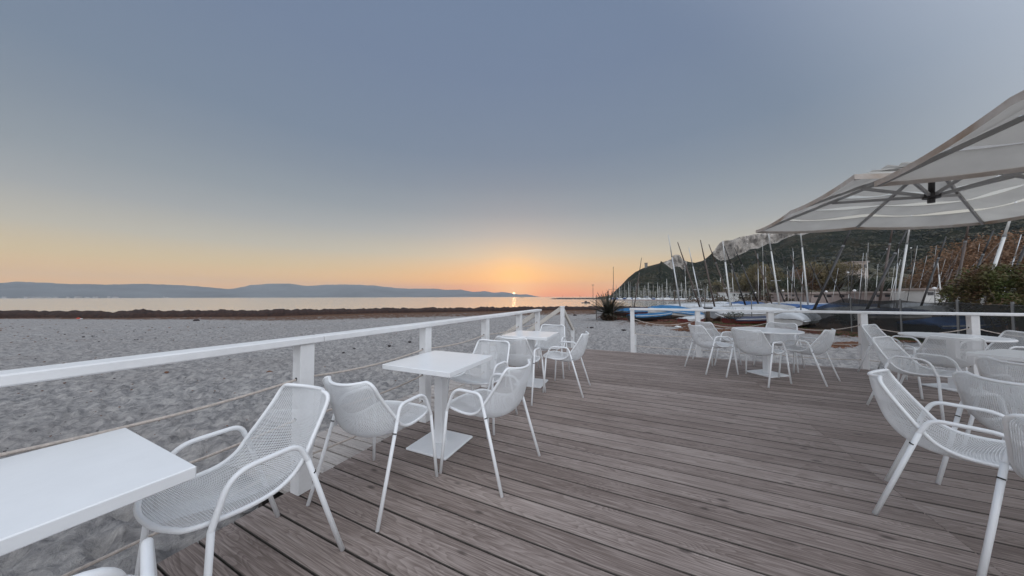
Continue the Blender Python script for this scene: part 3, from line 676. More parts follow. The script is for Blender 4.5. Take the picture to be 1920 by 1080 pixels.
MS = [((1253, 440), (1273, 560), 27, M_alu, .052, 'tall silver mast with crosstrees, leftmost of the leaning masts', .28, 0),
 ((1270.5, 454), (1311, 572), 27, M_bronze, .048, 'dark bronze mast leaning left, just right of the leftmost silver one', None, 0),
 ((1291.5, 464), (1315.5, 576), 26, M_alu, .045, 'slim silver mast with crosstrees between two bronze masts', .36, 0),
 ((1313.3, 450), (1338, 566), 28, M_bronze, .05, 'dark bronze mast crossing the left saddle of the hill', None, 0),
 ((1329, 458), (1369, 566), 30, M_bronze, .05, 'slanting bronze mast left of the cliff', None, 0),
 ((1355, 451.5), (1370, 577), 25, M_maststeel, .06, 'pale near vertical mast with crosstrees at the left end of the cliff', .35, 0),
 ((1358, 461), (1397, 570), 29, M_dark, .05, 'black slanting mast touching the pale one at the cliff', None, 0),
 ((1377, 464), (1420, 565), 30, M_dark, .05, 'black slanting mast in front of the white cliff', None, 0),
 ((1415, 469), (1446, 566), 33, M_bronze, .05, 'thin bronze mast left of the parasol tip', None, 0),
 ((1430.5, 471), (1472, 568), 33, M_dark, .042, 'thin black mast behind the silver one under the parasol tip', None, 0),
 ((1440, 432), (1462, 577), 24, M_maststeel, .055, 'tall silver mast rising behind the tip of the parasol', .38, .4),
 ((1465, 474), (1500, 570), 34, M_dark, .045, 'short black mast between the two tall silver masts', None, 0),
 ((1482, 478), (1516, 566), 35, M_bronze, .045, 'faint brown mast left of the second tall silver mast', None, 0),
 ((1500.6, 431), (1515, 570), 24, M_maststeel, .055, 'tall silver mast cut by the parasol edge, second from the parasol tip', None, .8),
 ((1516, 489), (1553, 570), 36, M_dark, .045, 'thin black mast in front of the rusty tree', None, 0),
 ((1542, 483), (1585, 572), 36, M_dark, .045, 'thin black mast crossing the broad olive tree', None, 0),
 ((1595.7, 428.6), (1531, 570), 22, M_dark, .06, 'thick black mast leaning right under the near parasol', None, .8),
 ((1674, 424.7), (1650, 562), 24, M_bronze, .055, 'bronze mast leaning right, left of the crossing black mast', None, .8),
 ((1702, 428.6), (1629, 573), 20, M_dark, .055, 'black mast leaning strongly right across a bronze mast', None, 0),
 ((1705.7, 424), (1683, 565), 20, M_maststeel, .06, 'thick silver mast with crosstrees beside the crossing black mast', .25, .8),
 ((1774, 443.5), (1731, 563), 24, M_dark, .05, 'dark mast leaning right in front of the rust trees', None, 0),
 ((1816.4, 419), (1789, 565), 21, M_bronze, .055, 'bronze mast reaching the parasol hem near its rear corner', None, .8),
 ((1862.7, 432), (1806, 563), 20, M_dark, .045, 'dark mast with a pale pennant near the right edge', None, 0),
 ((1896, 405), (1842, 565), 14, M_maststeel, .06, 'thick white mast leaning right near the right edge', .35, .8),
 ((1935, 430), (1880, 570), 18, M_dark, .05, 'dark mast cut off by the right edge', None, .8),
 ((1203, 483), (1189, 576), 26, M_bronze, .03, 'slender mast leaning right above the blue dinghy', None, 0),
 ((1284, 497), (1287, 566), 60, M_maststeel, .05, 'short vertical silver mast behind the leftmost pair', None, 0),
 ((1372, 500), (1376, 566), 60, M_maststeel, .05, 'thin distant vertical mast right of the pale one', None, 0),
 ((1686, 455), (1677, 565), 26, M_alu, .03, 'slim grey mast just left of the thick silver one', None, 0),
 ((1758, 490), (1765, 565), 40, M_maststeel, .06, 'short pale mast right of the dark one by the rust trees', None, 0),
 ((1476, 500), (1478, 566), 50, M_maststeel, .05, 'short thin vertical mast in the middle of the boat park', None, 0),
 ((1810, 470), (1776, 560), 32, M_bronze, .04, 'faint brown mast behind the bronze one', None, 0),
 ((1796, 478), (1764, 560), 34, M_bronze, .04, 'second faint brown mast behind the bronze one', None, 0),
 ((1915, 440), (1885, 540), 22, M_alu, .035, 'slim grey mast right of the thick white one', None, 0)]
for pt, pb, r_, m_, rad, lb, sp, ext in MS: mast(pt, pb, r_, m_, rad*(1.45 if m_ in (M_dark, M_bronze) else 1.12), lb, sp, True, ext)
random.seed(91)
for i in range(34):                      # the thicket of slim masts further back in the park
    px_ = random.uniform(1395, 1905); d_ = random.uniform(42, 62); hpx = random.uniform(55, 105); lean = (1480-px_)*-.06+random.uniform(-9, 9)
    o = mast((px_+lean, 560-hpx), (px_, 563), d_, random.choice([M_bronze, M_alu, M_maststeel, M_dark]), .04, 'x'); o['label'] = 'slim distant mast in the thicket of masts at the back of the boat park'; o['group'] = 'slim masts at the back of the boat park'
# thin pole with small crosspiece by the palm
q = at(1151, 586, 25)
def crosspiece(root, h): MB().tube([tuple(rt*-.45+Vector((0, 0, h*.58-.08))), (0, 0, h*.58), tuple(rt*.45+Vector((0, 0, h*.58-.08)))], .012, 5).build('crosspiece', M_bronze, root)
pole('thin_pole', (q.x, q.y, -.6), at(1151.5, 500, 25).z+.6, .025, M_bronze, 'thin upright pole with a small crosspiece beside the palm', 'pole', None, crosspiece)
G0 = -.42
dinghy(1198, 580, 27, 4.6, YAW-.2, M_hullred, M_blue, 'dinghy with dark red hull under a bright blue tarpaulin, beside the palm', .25, z0=-.55)
dinghy(1262, 583, 24, 4.6, YAW+PI+.15, M_hullw, M_blue, 'white dinghy under a blue tarpaulin peaked at the stern, right of the first blue one', .50, tilt=-.10, z0=-.50)
dinghy(1222, 585, 22, 3.6, YAW+.25, M_hulldark, M_blue, 'low black hulled dinghy half hidden under the edge of the blue tarpaulins', .10, z0=-.62)
dinghy(1300, 592, 20.5, 2.6, YAW+.5, M_hullred, M_cover, 'small faded red boat lying in front of the white dinghies', .12, z0=-.75)
dinghy(1340, 580, 25, 4.8, YAW-.3, M_hullw, M_cover, 'white catamaran hull left of the pale mast', .30, z0=-.45)
dinghy(1385, 578, 27, 5.0, YAW+.2, M_white, M_cover2, 'grey covered dinghy behind the thin fence post', .35, z0=-.42)
dinghy(1405, 588, 22, 5.2, YAW-.1, M_hullw, M_cover, 'long white covered dinghy in the middle of the boat park', .40, z0=-.42)
dinghy(1440, 578, 24, 5.4, YAW+.1, M_hullw, M_cover2, 'wrinkled grey covered dinghy behind the long white one', .50, z0=-.35)
dinghy(1425, 598, 19.5, 4.4, YAW+.05, M_hullred, M_navy, 'low red hulled boat with navy cover in front of the covered dinghies', .10, z0=-.70)
dinghy(1465, 573, 28, 4.6, YAW-.3, M_white, M_blue2, 'dinghy with royal blue cover left of the black leaning mast', .35, z0=-.30)
dinghy(1500, 585, 17.5, 4.8, YAW+.55, M_hullw, M_cover, 'white covered dinghy whose bow rises towards the dark net', .55, z0=-.50)
dinghy(1545, 574, 24, 4.4, YAW+.1, M_white, M_blue2, 'white dinghy with a strip of royal blue cover at the net corner', .35, z0=-.25)
dinghy(1600, 575, 21, 4.8, YAW, M_hullw, M_cover2, 'grey covered dinghy seen dimly through the net, left of centre', .35, z0=-.35)
dinghy(1670, 578, 19, 4.6, YAW-.1, M_hullw, M_navy, 'navy covered dinghy behind the net, beside the silver mast', .30, z0=-.35)
dinghy(1745, 575, 21, 4.8, YAW+.1, M_white, M_cover2, 'grey dinghy behind the net, left of the green bush', .35, z0=-.30)
dinghy(1800, 600, 12.5, 4.6, YAW+.12, M_hulldark, M_blue2, 'blue covered dinghy close behind the net beside the right hand rail post', .30, z0=-.42)
dinghy(1350, 570, 42, 5, YAW+.4, M_white, M_cover, 'distant white dinghy behind the bronze masts', .3, z0=-.3)
dinghy(1310, 572, 38, 4.6, YAW-.4, M_hullw, M_cover2, 'distant grey dinghy behind the blue tarpaulin', .3, z0=-.35)
random.seed(77)
for px_, d_, hm, cm, lb in ((1293, 30, M_hullw, M_cover, 'white dinghy behind the stump, at the left end of the white boats'), (1322, 33, M_white, M_cover2, 'grey topped dinghy between the stump and the pale mast'), (1358, 31, M_hullw, M_cover, 'white dinghy at the foot of the pale near vertical mast'),
        (1400, 35, M_white, M_blue2, 'blue topped dinghy behind the long row of white covers'), (1452, 36, M_hullw, M_cover, 'white dinghy behind the wrinkled grey cover'), (1490, 33, M_white, M_cover2, 'grey dinghy behind the royal blue cover'), (1528, 31, M_hullw, M_cover, 'white dinghy left of the foot of the thick black mast'), (1566, 33, M_hulldark, M_navy, 'dark dinghy right of the foot of the thick black mast'), (1625, 28, M_hullw, M_navy, 'dark covered dinghy at the foot of the crossing black mast'), (1705, 27, M_white, M_cover, 'white dinghy far behind the net, right of the silver mast')):
    dinghy(px_, 574, d_, random.uniform(4.2, 5.2), YAW+random.uniform(-.5, .5), hm, cm, lb, random.uniform(.25, .5), z0=-.30)
# a leaning oar/white pole and a stump with basin
a_ = at(1341, 588, dep(1341, 20.5)); b_ = at(1368, 599, dep(1368, 19.5))
tag(MB().tube([(a_.x, a_.y, a_.z), (b_.x, b_.y, b_.z)], .035, 6).build('white_pole', M_white), 'white pole leaning in front of the white dinghies', 'pole')
q = at(1327, 590, dep(1327, 21)); root = empty('mooring_stump', (q.x, q.y, -.7), 0, 'wooden stump with a dark bowl on top among the white dinghies', 'stump')
MB().tube([(0, 0, 0), (.03, 0, 1.05)], .13, 8).build('trunk', M_trunk, root, True); MB().tube([(.03, 0, 1.052), (.03, 0, 1.2)], .22, 12, r2=.33).build('bowl', M_hulldark, root)

# ================================================================== FENCE AND NET
FP = [(1118, 598, 556), (1187, 599, 556), (1244, 599, 549), (1322, 600, 553), (1410, 607, 553), (1503, 620, 555.5), (1598, 632, 557), (1692, 648, 560), (1800, 668, 562), (1905, 690, 566), (2050, 720, 570)]
root = empty('beach_fence', (0, 0, 0), 0, 'fence of thin posts with a dark see-through net along the boat park', 'fence')
fpos = []
for px, pyb, pyt in FP:
    d = ray(px, pyb); t_ = (-.68-EYE)/d.z; p = Vector((d.x*t_, d.y*t_, -.72)); rr = math.hypot(p.x, p.y); top = at(px, pyt, rr).z
    fpos.append((p, top)); mb = MB(); mb.tube([(p.x, p.y, -.9), (p.x, p.y, top)], .030, 7); mb.build('post', M_post if px > 1118 else M_bronze, root)
mb = MB()
for (p, zt), (q, zq) in zip(fpos, fpos[1:]): mb.tube([(p.x, p.y, zt-.1), (q.x, q.y, zq-.1)], .004, 3); mb.tube([(p.x, p.y, -.1), (q.x, q.y, -.1)], .003, 3)
mb.build('wire', M_post, root)
def net_mat():
    mt = bpy.data.materials.new('dark shade netting'); mt.use_nodes = True; t = mt.node_tree; L = t.links; b = t.nodes['Principled BSDF']; b.inputs['Base Color'].default_value = (.022, .026, .027, 1); b.inputs['Roughness'].default_value = .8
    co = t.nodes.new('ShaderNodeTexCoord'); n = N('ShaderNodeTexNoise', t); n.inputs['Scale'].default_value = 1.1; n.inputs['Detail'].default_value = 5; L.new(co.outputs['Object'], n.inputs['Vector'])
    al = ramp(t, n.outputs[0], [(.3, (.72, .72, .72, 1)), (.7, (.93, .93, .93, 1))]).outputs[0]; L.new(al, b.inputs['Alpha']); return mt
def netpanel(tops, bottoms, name, m_):
    vs_ = []; f_ = []; NN = len(tops); K = 8
    for i in range(NN):
        for j in range(K+1):
            t = j/K; p = Vector(bottoms[i])*(1-t)+Vector(tops[i])*t; n_ = .05*noise.noise(Vector((p.x*1.3, p.y*1.3, p.z*2))); vs_.append((p.x+n_*.5, p.y-n_*1.5, p.z))
    for i in range(NN-1):
        for j in range(K): k = i*(K+1)+j; f_.append((k, k+K+1, k+K+2, k+1))
    return mesh_obj(name, vs_, f_, m_, root, True)
NETM = net_mat(); tops = []; bots = []
i5 = 5; segs = fpos[5:]
p5, z5 = fpos[5]; p6, z6 = fpos[6]; p4, z4 = fpos[4]
st = p4.lerp(p5, .55)
K1 = 14
for k in range(K1):
    t = k/K1; P_ = st.lerp(p5, t/.5) if t < .5 else p5.lerp(p6, (t-.5)/.5); zt = -.55+(z6-.05+.55)*min(1, t*1.06); tops.append((P_.x, P_.y-.04, zt)); bots.append((P_.x, P_.y-.04, -.7))
for (p, zp), (q, zq) in zip(fpos[6:], fpos[7:]):
    for k in range(6):
        t = k/6; P_ = p.lerp(q, t); sag = .08*math.sin(PI*t); tops.append((P_.x, P_.y-.04, zp+(zq-zp)*t-.05-sag)); bots.append((P_.x, P_.y-.04, -.72))
netpanel(tops, bots, 'net', NETM)
# small chicken wire panel at the left end, round the palm
t0, b0 = [], []
for k in range(9):
    t = k/8; P_ = fpos[0][0].lerp(fpos[1][0], t*.75); t0.append((P_.x, P_.y, fpos[0][1]+(.2 if k == 0 else -.1)-t*.5)); b0.append((P_.x, P_.y, -.75))
nm2 = bpy.data.materials.new('brown netting'); nm2.use_nodes = True; bb = nm2.node_tree.nodes['Principled BSDF']; bb.inputs['Base Color'].default_value = (.05, .035, .025, 1); bb.inputs['Alpha'].default_value = .42
netpanel(t0, b0, 'net', nm2)

# palm bush at the beach end of the fence
random.seed(33)
q = at(1141, 594, 25.5); root = empty('young_palm', (q.x, q.y, -.72), 0, 'young dark palm with upright fronds at the seaward end of the fence', 'palm')
MB().tube([(0, 0, 0), (.02, 0, .55)], .2, 9, r2=.16).build('trunk', M_trunk, root, True); mb = MB()
for i in range(60):
    a = random.random()*2*PI; e = random.uniform(.15, 1.35); L_ = random.uniform(1.5, 2.35); pts_ = []
    for k in range(8):
        t = k/7; pts_.append(Vector((math.cos(a)*math.cos(e)*L_*t, math.sin(a)*math.cos(e)*L_*t, .5+L_*(math.sin(e)*t-.20*t*t*(1.5-e*.8)))))
    mb.tube(pts_, .014, 4, r2=.004)
    for k in range(1, 7):
        d = pts_[k+1]-pts_[k]; sd_ = d.cross(Vector((0, 0, 1))).normalized()
        for sg in (-1, 1):
            for m_ in range(6):
                b_ = pts_[k]+d*m_/6; mb.add([b_, b_+d*.17, b_+d*1.0+sd_*sg*.26*(1-k/10)+Vector((0, 0, .04))], [(0, 1, 2)])
mb.build('fronds', M_palm, root)
mb = MB(); leaves(mb, (0, 0, .35), .7, 700, .09, .55); mb.build('dry_skirt', leaf_mat('dry fronds', (.03, .022, .014), (.075, .045, .025), 2), root)
# bush at right
q = at(1908, 590, 22); root = empty('green_bush', (q.x, q.y, -.6), 0, 'large loose green and bronze bush behind the net at the right edge', 'bush'); random.seed(40)
mb = MB(); mt_ = MB()
for i in range(40):
    c = Vector((random.uniform(-1.2, 5), random.uniform(-.4, 2.2), random.uniform(.9, 3.0))); 
    if c.x < 0: c.z = .9+(c.z-.9)*max(.25, 1+c.x/1.8)
    mt_.tube([(c.x*.3, c.y*.3, 0), (c.x*.6, c.y*.6, c.z*.6), tuple(c)], .03, 5, r2=.008)
    leaves(mb, c, random.uniform(.4, .85), 950, .05, .8)
mt_.build('stems', M_trunk, root); mb.build('foliage', M_leafbush, root)
# small shrubs by the fence
for px, py, r_, s_, lb in ((1375, 606, 24, .6, 'bare twiggy shrub in front of the white dinghies'), (1583, 612, 27, .45, 'round dark bush seen through the net')):
    q = at(px, py, r_); root = empty('shrub', (q.x, q.y, -.7), 0, lb, 'shrub', 'shrubs along the fence'); mb = MB(); leaves(mb, (0, 0, .5+s_*.5), s_, 500 if s_ < .5 else 260, .05); mb.build('foliage', M_leafdark, root)
    mb = MB()
    for i in range(16): a = random.random()*6.3; mb.tube([(0, 0, 0), (math.cos(a)*s_*.4, math.sin(a)*s_*.4, .5), (math.cos(a)*s_, math.sin(a)*s_, .6+random.random()*s_*1.3)], .01, 4, r2=.003)
    mb.build('stems', M_trunk, root)

# grass, ice plant and seaweed mats at the foot of the fence
random.seed(51)
def on_ground(px, py, zoff=0):
    d = ray(px, py); t_ = (-.62-EYE)/d.z; x, y = d.x*t_, d.y*t_; return Vector((x, y, ground_z(x, y)+zoff))
mg = MB(); mi = MB()
def tuft(mb, p, h, n, w_):
    for _ in range(n):
        a = random.random()*6.3; r_ = random.random()*w_; b_ = p+Vector((math.cos(a)*r_, math.sin(a)*r_, 0)); d = Vector((random.uniform(-.5, .5), random.uniform(-.5, .5), 1)).normalized()*h*random.uniform(.5, 1.2); s_ = Vector((math.sin(a), -math.cos(a), 0))*.012
        mb.add([b_-s_, b_+s_, b_+d], [(0, 1, 2)])
for i in range(1500):
    px = random.uniform(1158, 1262); py = random.uniform(588, 598)+(px-1158)*.012; p = on_ground(px, py); tuft(mg, p, .13, 9, .25)
for i in range(900): px = random.uniform(1500, 1760); py = 625+(px-1500)*.10+random.uniform(-2, 4); p = on_ground(px, py); tuft(mg, p, .12, 8, .18)
for i in range(700): px = random.uniform(1250, 1510); py = 603+(px-1250)*.05+random.uniform(-3, 5); p = on_ground(px, py); tuft(mg, p, .10, 6, .3)
def clump(mb, p, s_, n, fl=.35):
    for _ in range(n):
        a = random.random()*6.3; r_ = s_*random.random()**.6; c = p+Vector((math.cos(a)*r_*1.6, math.sin(a)*r_, random.random()*s_*fl)); u = Vector((random.uniform(-1, 1), random.uniform(-1, 1), random.uniform(-.3, .5))).normalized(); v = u.orthogonal(); k = random.uniform(.02, .06)
        mb.add([c-u*k, c-v*k*.4, c+u*k, c+v*k*.4], [(0, 1, 2, 3)])
for i in range(260):
    t = random.random(); px = 1128+t*130; py = 592+12*t**.6+random.uniform(-1.5, 2); clump(mi, on_ground(px, py), .35, 30)
for i in range(330):
    px = random.uniform(1262, 1820); py = 607+(px-1262)*.085+random.uniform(-2.5, 2.5); clump(mi, on_ground(px, py), .25, 30)
mg.build('beach_grass', M_grass, None, False, 'stuff'); mi.build('ice_plant_cover', M_iceplant, None, False, 'stuff')
mi = MB()
for px, py, n, sx in ((1270, 617, 20, 14), (1300, 622, 34, 16), (1262, 612, 14, 12), (1282, 627, 18, 14), (1355, 628, 20, 14), (1590, 656, 40, 20), (1570, 661, 20, 12), (1280, 611, 20, 25), (1650, 640, 60, 40), (1740, 650, 50, 50)):
    for _ in range(n): clump(mi, on_ground(px+random.gauss(0, sx*.5), py+random.gauss(0, 1.3)), .13, 26, .3)
mi.build('seaweed_mats', M_weedlight, None, False, 'stuff')
# small litter over the sand
mb = MB(); ms = MB(); random.seed(60)
for i in range(850):
    px = random.uniform(-100, 1150); py = random.choice([random.uniform(592, 640), random.uniform(595, 900)]); p = on_ground(px, py, .004)
    s_ = random.uniform(.001, .0028)*math.hypot(p.x, p.y)**.8*(1 if random.random() < .95 else 1.7); v_, f_ = rk[i % 5]; tgt = mb if random.random() < .6 else ms
    tgt.add([p+Vector((v.x*s_*1.5, v.y*s_, v.z*s_*.5)) for v in v_[:42]], f_)
mb.build('beach_litter', M_weedlight, None, False, 'stuff'); ms.build('beach_pebbles', M_pebble, None, False, 'stuff')
PB = [(743, 700, .07, M_pebble, 'black stone on the sand behind the middle table', 'stone'), (505, 719, .055, M_weedlight, 'rust red clump on the sand left of the near rail post', 'seaweed clump'), (768, 652, .06, M_pebble, 'dark stone beyond the rail, left of the second rail post', 'stone'),
      (730, 661, .055, M_pebble, 'dark stone left of the pair behind the rail', 'stone'), (644, 676, .035, M_pebble, 'small black stone on open sand, far left of the stones', 'stone'), (664, 667, .035, M_pebble, 'small dark stone between the two groups of stones', 'stone'),
      (312, 717, .04, M_weedlight, 'small red brown flake on the sand beyond the near rail', 'seaweed clump'), (368, 598.5, .22, M_pebble, 'dark heap on the sand near the seaweed bank', 'seaweed clump'), (1078, 589, .18, M_pebble, 'dark flat stone on the sand left of the palm', 'stone'),
      (1170, 625, .09, M_pebble, 'dark lump on the sand left of the gate post', 'stone'), (1110, 618, .10, M_pebble, 'dark flat lump on the sand behind the far chair', 'stone'), (148, 594.5, .16, mat('red plastic', (.45, .05, .02), .6), 'red plastic litter at the foot of the seaweed bank', 'litter'), (152.5, 595, .10, M_white, 'white plastic litter beside the red piece', 'litter'),
      (1288, 604, .12, M_white, 'white rag on the reddish ground, right of the other', 'litter'), (1271, 620, .12, M_white, 'white foam lump among the brown seaweed mats', 'litter')]
for i, (px, py, s_, m_, lb, ct) in enumerate(PB):
    v_, f_ = rk[i % 5]; p = on_ground(px, py, s_*.15); o = mesh_obj({'stone': 'stone', 'litter': 'litter_piece'}.get(ct, 'seaweed_clump'), [Vector((v.x*s_*1.3, v.y*s_, v.z*s_*.6)) for v in v_], f_, m_, None, True); o.location = p; tag(o, lb, ct)

# ================================================================== DECK
X0, X1, Y1_ = -2.19, 8.6, 7.285; PW = .1466; GAP = .0072
mb = MB()
for x in [X0+.15+.6*i for i in range(18)]: mb.box(x, -3, -.21, x+.06, Y1_-.03, -.034)
mb.box(X0+.02, -3, -.24, X0+.06, Y1_-.02, -.040); mb.box(X0+.02, Y1_-.06, -.24, X1, Y1_-.022, -.040)
deck = mb.build('deck', M_joist, None, False, 'structure')
MB().box(X0+.1, -3, -.5, X1, Y1_-.05, -.245).build('deck_base', M_joist, deck)
M_edge = mat('shade darkened board edge', (.10, .085, .075), .9, noise_amt=.4, scale=20)  # dark colour on board sides and bevels paints in the shade of the gaps
def boardmesh(L_, name):
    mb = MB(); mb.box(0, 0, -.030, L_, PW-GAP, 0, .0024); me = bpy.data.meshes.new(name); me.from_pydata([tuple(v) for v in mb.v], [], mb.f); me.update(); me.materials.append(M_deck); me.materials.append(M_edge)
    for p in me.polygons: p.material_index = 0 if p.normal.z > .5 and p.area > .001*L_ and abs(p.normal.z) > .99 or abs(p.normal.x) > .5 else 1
    return me
segsx = [(X0, 1.500), (1.5006, 5.1), (5.103, X1)]
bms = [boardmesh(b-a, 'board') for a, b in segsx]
y = .878-PW*26; nrow = 0
random.seed(70)
while y < Y1_-.05:
    for (a, b), me in zip(segsx, bms):
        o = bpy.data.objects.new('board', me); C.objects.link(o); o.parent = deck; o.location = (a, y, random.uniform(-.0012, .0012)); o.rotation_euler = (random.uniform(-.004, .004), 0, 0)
    y += PW; nrow += 1
Y1 = y-GAP
# walkway on the sand
wk = empty('beach_walkway', (-2.2, 1.2, -.05)); wk['kind'] = 'structure'
WP = .118; mb = MB(); mb.box(0, 0, -.025, .76, WP-.014, 0, .002); wme = bpy.data.meshes.new('plank'); wme.from_pydata([tuple(v) for v in mb.v], [], mb.f); wme.materials.append(M_walk)
for i in range(30):
    o = bpy.data.objects.new('plank', wme); C.objects.link(o); o.parent = wk; o.location = (-.775+random.uniform(-.006, .006), i*WP, random.uniform(-.002, .002)); o.rotation_euler = (0, 0, random.uniform(-.004, .004))
mb = MB()
for x in (-.7, -.4, -.08): mb.box(x, -.02, -.30, x+.05, 30*WP, -.027)
mb.build('bearer', M_joist, wk)

# ================================================================== RAILINGS
def post_obj(parent, x, y, ztop, zbot=0, side=1, ropes=(.755, .49, .22), axis='y'):
    mb = MB(); mb.box(x-.045, y-.045, zbot, x+.045, y+.045, ztop, .004)
    p = mb.build('post', M_paint, parent)
    for zr in ropes:
        d = Vector((0, .0475, 0)) if axis == 'y' else Vector((.0475, 0, 0)); c = Vector((x, y, zr)); MB().tube([c-d, c+d], .011, 8).build('rope_eyelet', M_ring, p)
    return p
XR = -2.15
rl = empty('left_railing', (0, 0, 0), 0, 'white timber railing with ropes along the sea side of the deck', 'railing')
rl.name = 'deck_railing'
posts = [-1.2, -.05, 1.20, 2.40, 3.66, 4.90, 5.90]
for yy in posts: post_obj(rl, XR+.03, yy, .985)
for a, b in ((-2.2, 1.297), (1.30, 4.20), (4.203, 6.0)):
    mb = MB(); mb.box(XR-.035, a, .985+.0005, XR+.095, b, 1.03, .006); mb.build('top_rail', M_paint, rl)
for zr in (.755, .49, .22):
    mb = MB()
    for a, b in zip(posts, posts[1:]): mb.tube([(XR+.03, a+(b-a)*k/8, zr-.035*4*(k/8)*(1-k/8)) for k in range(9)], .0075, 6, cap=False)
    mb.build('rope', M_rope, rl, True)
rf = empty('deck_railing', (0, 0, 0), 0, 'white timber railing with sagging ropes along the far side of the deck', 'railing')
YF = 7.33; fx = [-.28, 1.02, 2.24, 3.53, 4.78, 6.05, 7.3, 8.5]
for xx in fx: post_obj(rf, xx, YF, .985, 0, axis='x', ropes=(.79, .44, .16))
for a, b in ((-.335, 2.60), (2.603, 6.0), (6.003, 8.6)):
    mb = MB(); mb.box(a, YF-.065, .9855, b, YF+.065, 1.03, .006); mb.build('top_rail', M_paint, rf)
for zr, sg in ((.79, .13), (.44, .03), (.16, .02)):
    mb = MB()
    for a, b in zip(fx, fx[1:]): mb.tube([(a+(b-a)*k/10, YF, zr-sg*4*(k/10)*(1-k/10)) for k in range(11)], .007, 6, cap=False)
    mb.build('rope', M_rope, rf, True)
# stair rails: a corner post with two sloping handrails, a sloping one at the end of the left railing, one behind the gate post
def sloping(parent, a, b, m_=None): MB().beam(a, b, .05, .10, .004).build('sloping_rail', m_ or M_paint2, parent)
sr = empty('stair_railing', (-1.95, 7.33, 0), 0, 'white corner post with two handrails sloping down to the sand', 'railing')
post_obj(sr, 0, 0, 1.03, 0, axis='x', ropes=(.79, .55))
MB().box(-.055, -.055, 1.031, .055, .055, 1.058, .004).build('post_cap', M_paint, sr)
sloping(sr, (-.048, 0, .99), (-1.15, 0, .22)); sloping(sr, (0, .048, .98), (0, 1.22, .31)); post_obj(sr, 0, 1.12, .31, -.6, ropes=(.1,)); post_obj(sr, -1.08, 0, .2, -.6, ropes=())
mb = MB(); mb.tube([(0, .05, .72), (0, 1.1, .05)], .006, 6); mb.tube([(-.05, 0, .6), (-1.05, 0, -.05)], .006, 6); mb.build('rope', M_rope, sr)
s2 = empty('stair_railing', (XR+.03, 5.90, 0), 0, 'sloping handrail going down to the beach from the end of the left railing', 'railing')
sloping(s2, (-.05, .0, .93), (-1.2, 0, .16)); post_obj(s2, -1.1, 0, .17, -.6, ropes=())
MB().tube([(-.05, 0, .6), (-1.05, 0, -.05)], .006, 6).build('rope', M_rope, s2)
s3 = empty('stair_railing', (-.28, YF, 0), 0, 'sloping handrail hidden behind the gate post at the deck exit', 'railing')
sloping(s3, (.0, .048, .93), (0, 1.22, .28)); post_obj(s3, 0, 1.12, .28, -.6, ropes=(.1,)); MB().tube([(0, .05, .72), (0, 1.1, .05)], .006, 6).build('rope', M_rope, s3)
st_ = empty('deck_steps', (0, 0, 0)); st_['kind'] = 'structure'
for i in range(2):
    MB().box(-1.9, Y1+.02+i*.34, -.15-.16*(i), -.33, Y1+.33+i*.34, -.12-.16*i, .003).build('tread', M_deck, st_)
    MB().box(X0-.36-i*.34, 5.96, -.15-.16*i, X0-.03-i*.34, 7.26, -.12-.16*i, .003).build('tread', M_deck, st_)

# ================================================================== CHAIRS
SIDE = [(0, (-.235, .150, .797)), (.03, (-.235, .185, .790)), (.07, (-.226, .207, .765)), (.15, (-.198, .216, .712)), (.3, (-.142, .231, .622)), (.42, (-.09, .245, .545)), (.52, (-.045, .243, .49)), (.62, (.02, .24, .458)), (.74, (.11, .238, .452)), (.86, (.2, .236, .462)), (.92, (.25, .226, .467)), (.965, (.285, .198, .467)), (1, (.302, .150, .466))]
CEN = [(0, (-.292, 0, .783)), (.03, (-.292, 0, .772)), (.07, (-.290, 0, .755)), (.15, (-.283, 0, .705)), (.3, (-.262, 0, .61)), (.42, (-.230, 0, .515)), (.52, (-.175, 0, .44)), (.62, (-.09, 0, .398)), (.74, (.03, 0, .394)), (.86, (.17, 0, .428)), (.92, (.24, 0, .447)), (.965, (.29, 0, .457)), (1, (.322, 0, .463))]
def cr(tab, t):
    i = 0
    while i < len(tab)-2 and t > tab[i+1][0]: i += 1
    t1, t2 = tab[i][0], tab[i+1][0]; u = (t-t1)/(t2-t1); p1, p2 = Vector(tab[i][1]), Vector(tab[i+1][1])
    p0, t0_ = (Vector(tab[i-1][1]), tab[i-1][0]) if i else (p1, t1); p3, t3_ = (Vector(tab[i+2][1]), tab[i+2][0]) if i+2 < len(tab) else (p2, t2)
    m1 = (p2-p0)/(t2-t0_)*(t2-t1); m2 = (p3-p1)/(t3_-t1)*(t2-t1)
    return p1*(2*u**3-3*u*u+1)+m1*(u**3-2*u*u+u)+p2*(-2*u**3+3*u*u)+m2*(u**3-u*u)
def shell(t, u):
    s = cr(SIDE, t); c = cr(CEN, t); k = abs(u)**2.3
    return Vector((c.x+(s.x-c.x)*k, s.y*u, c.z+(s.z-c.z)*k))
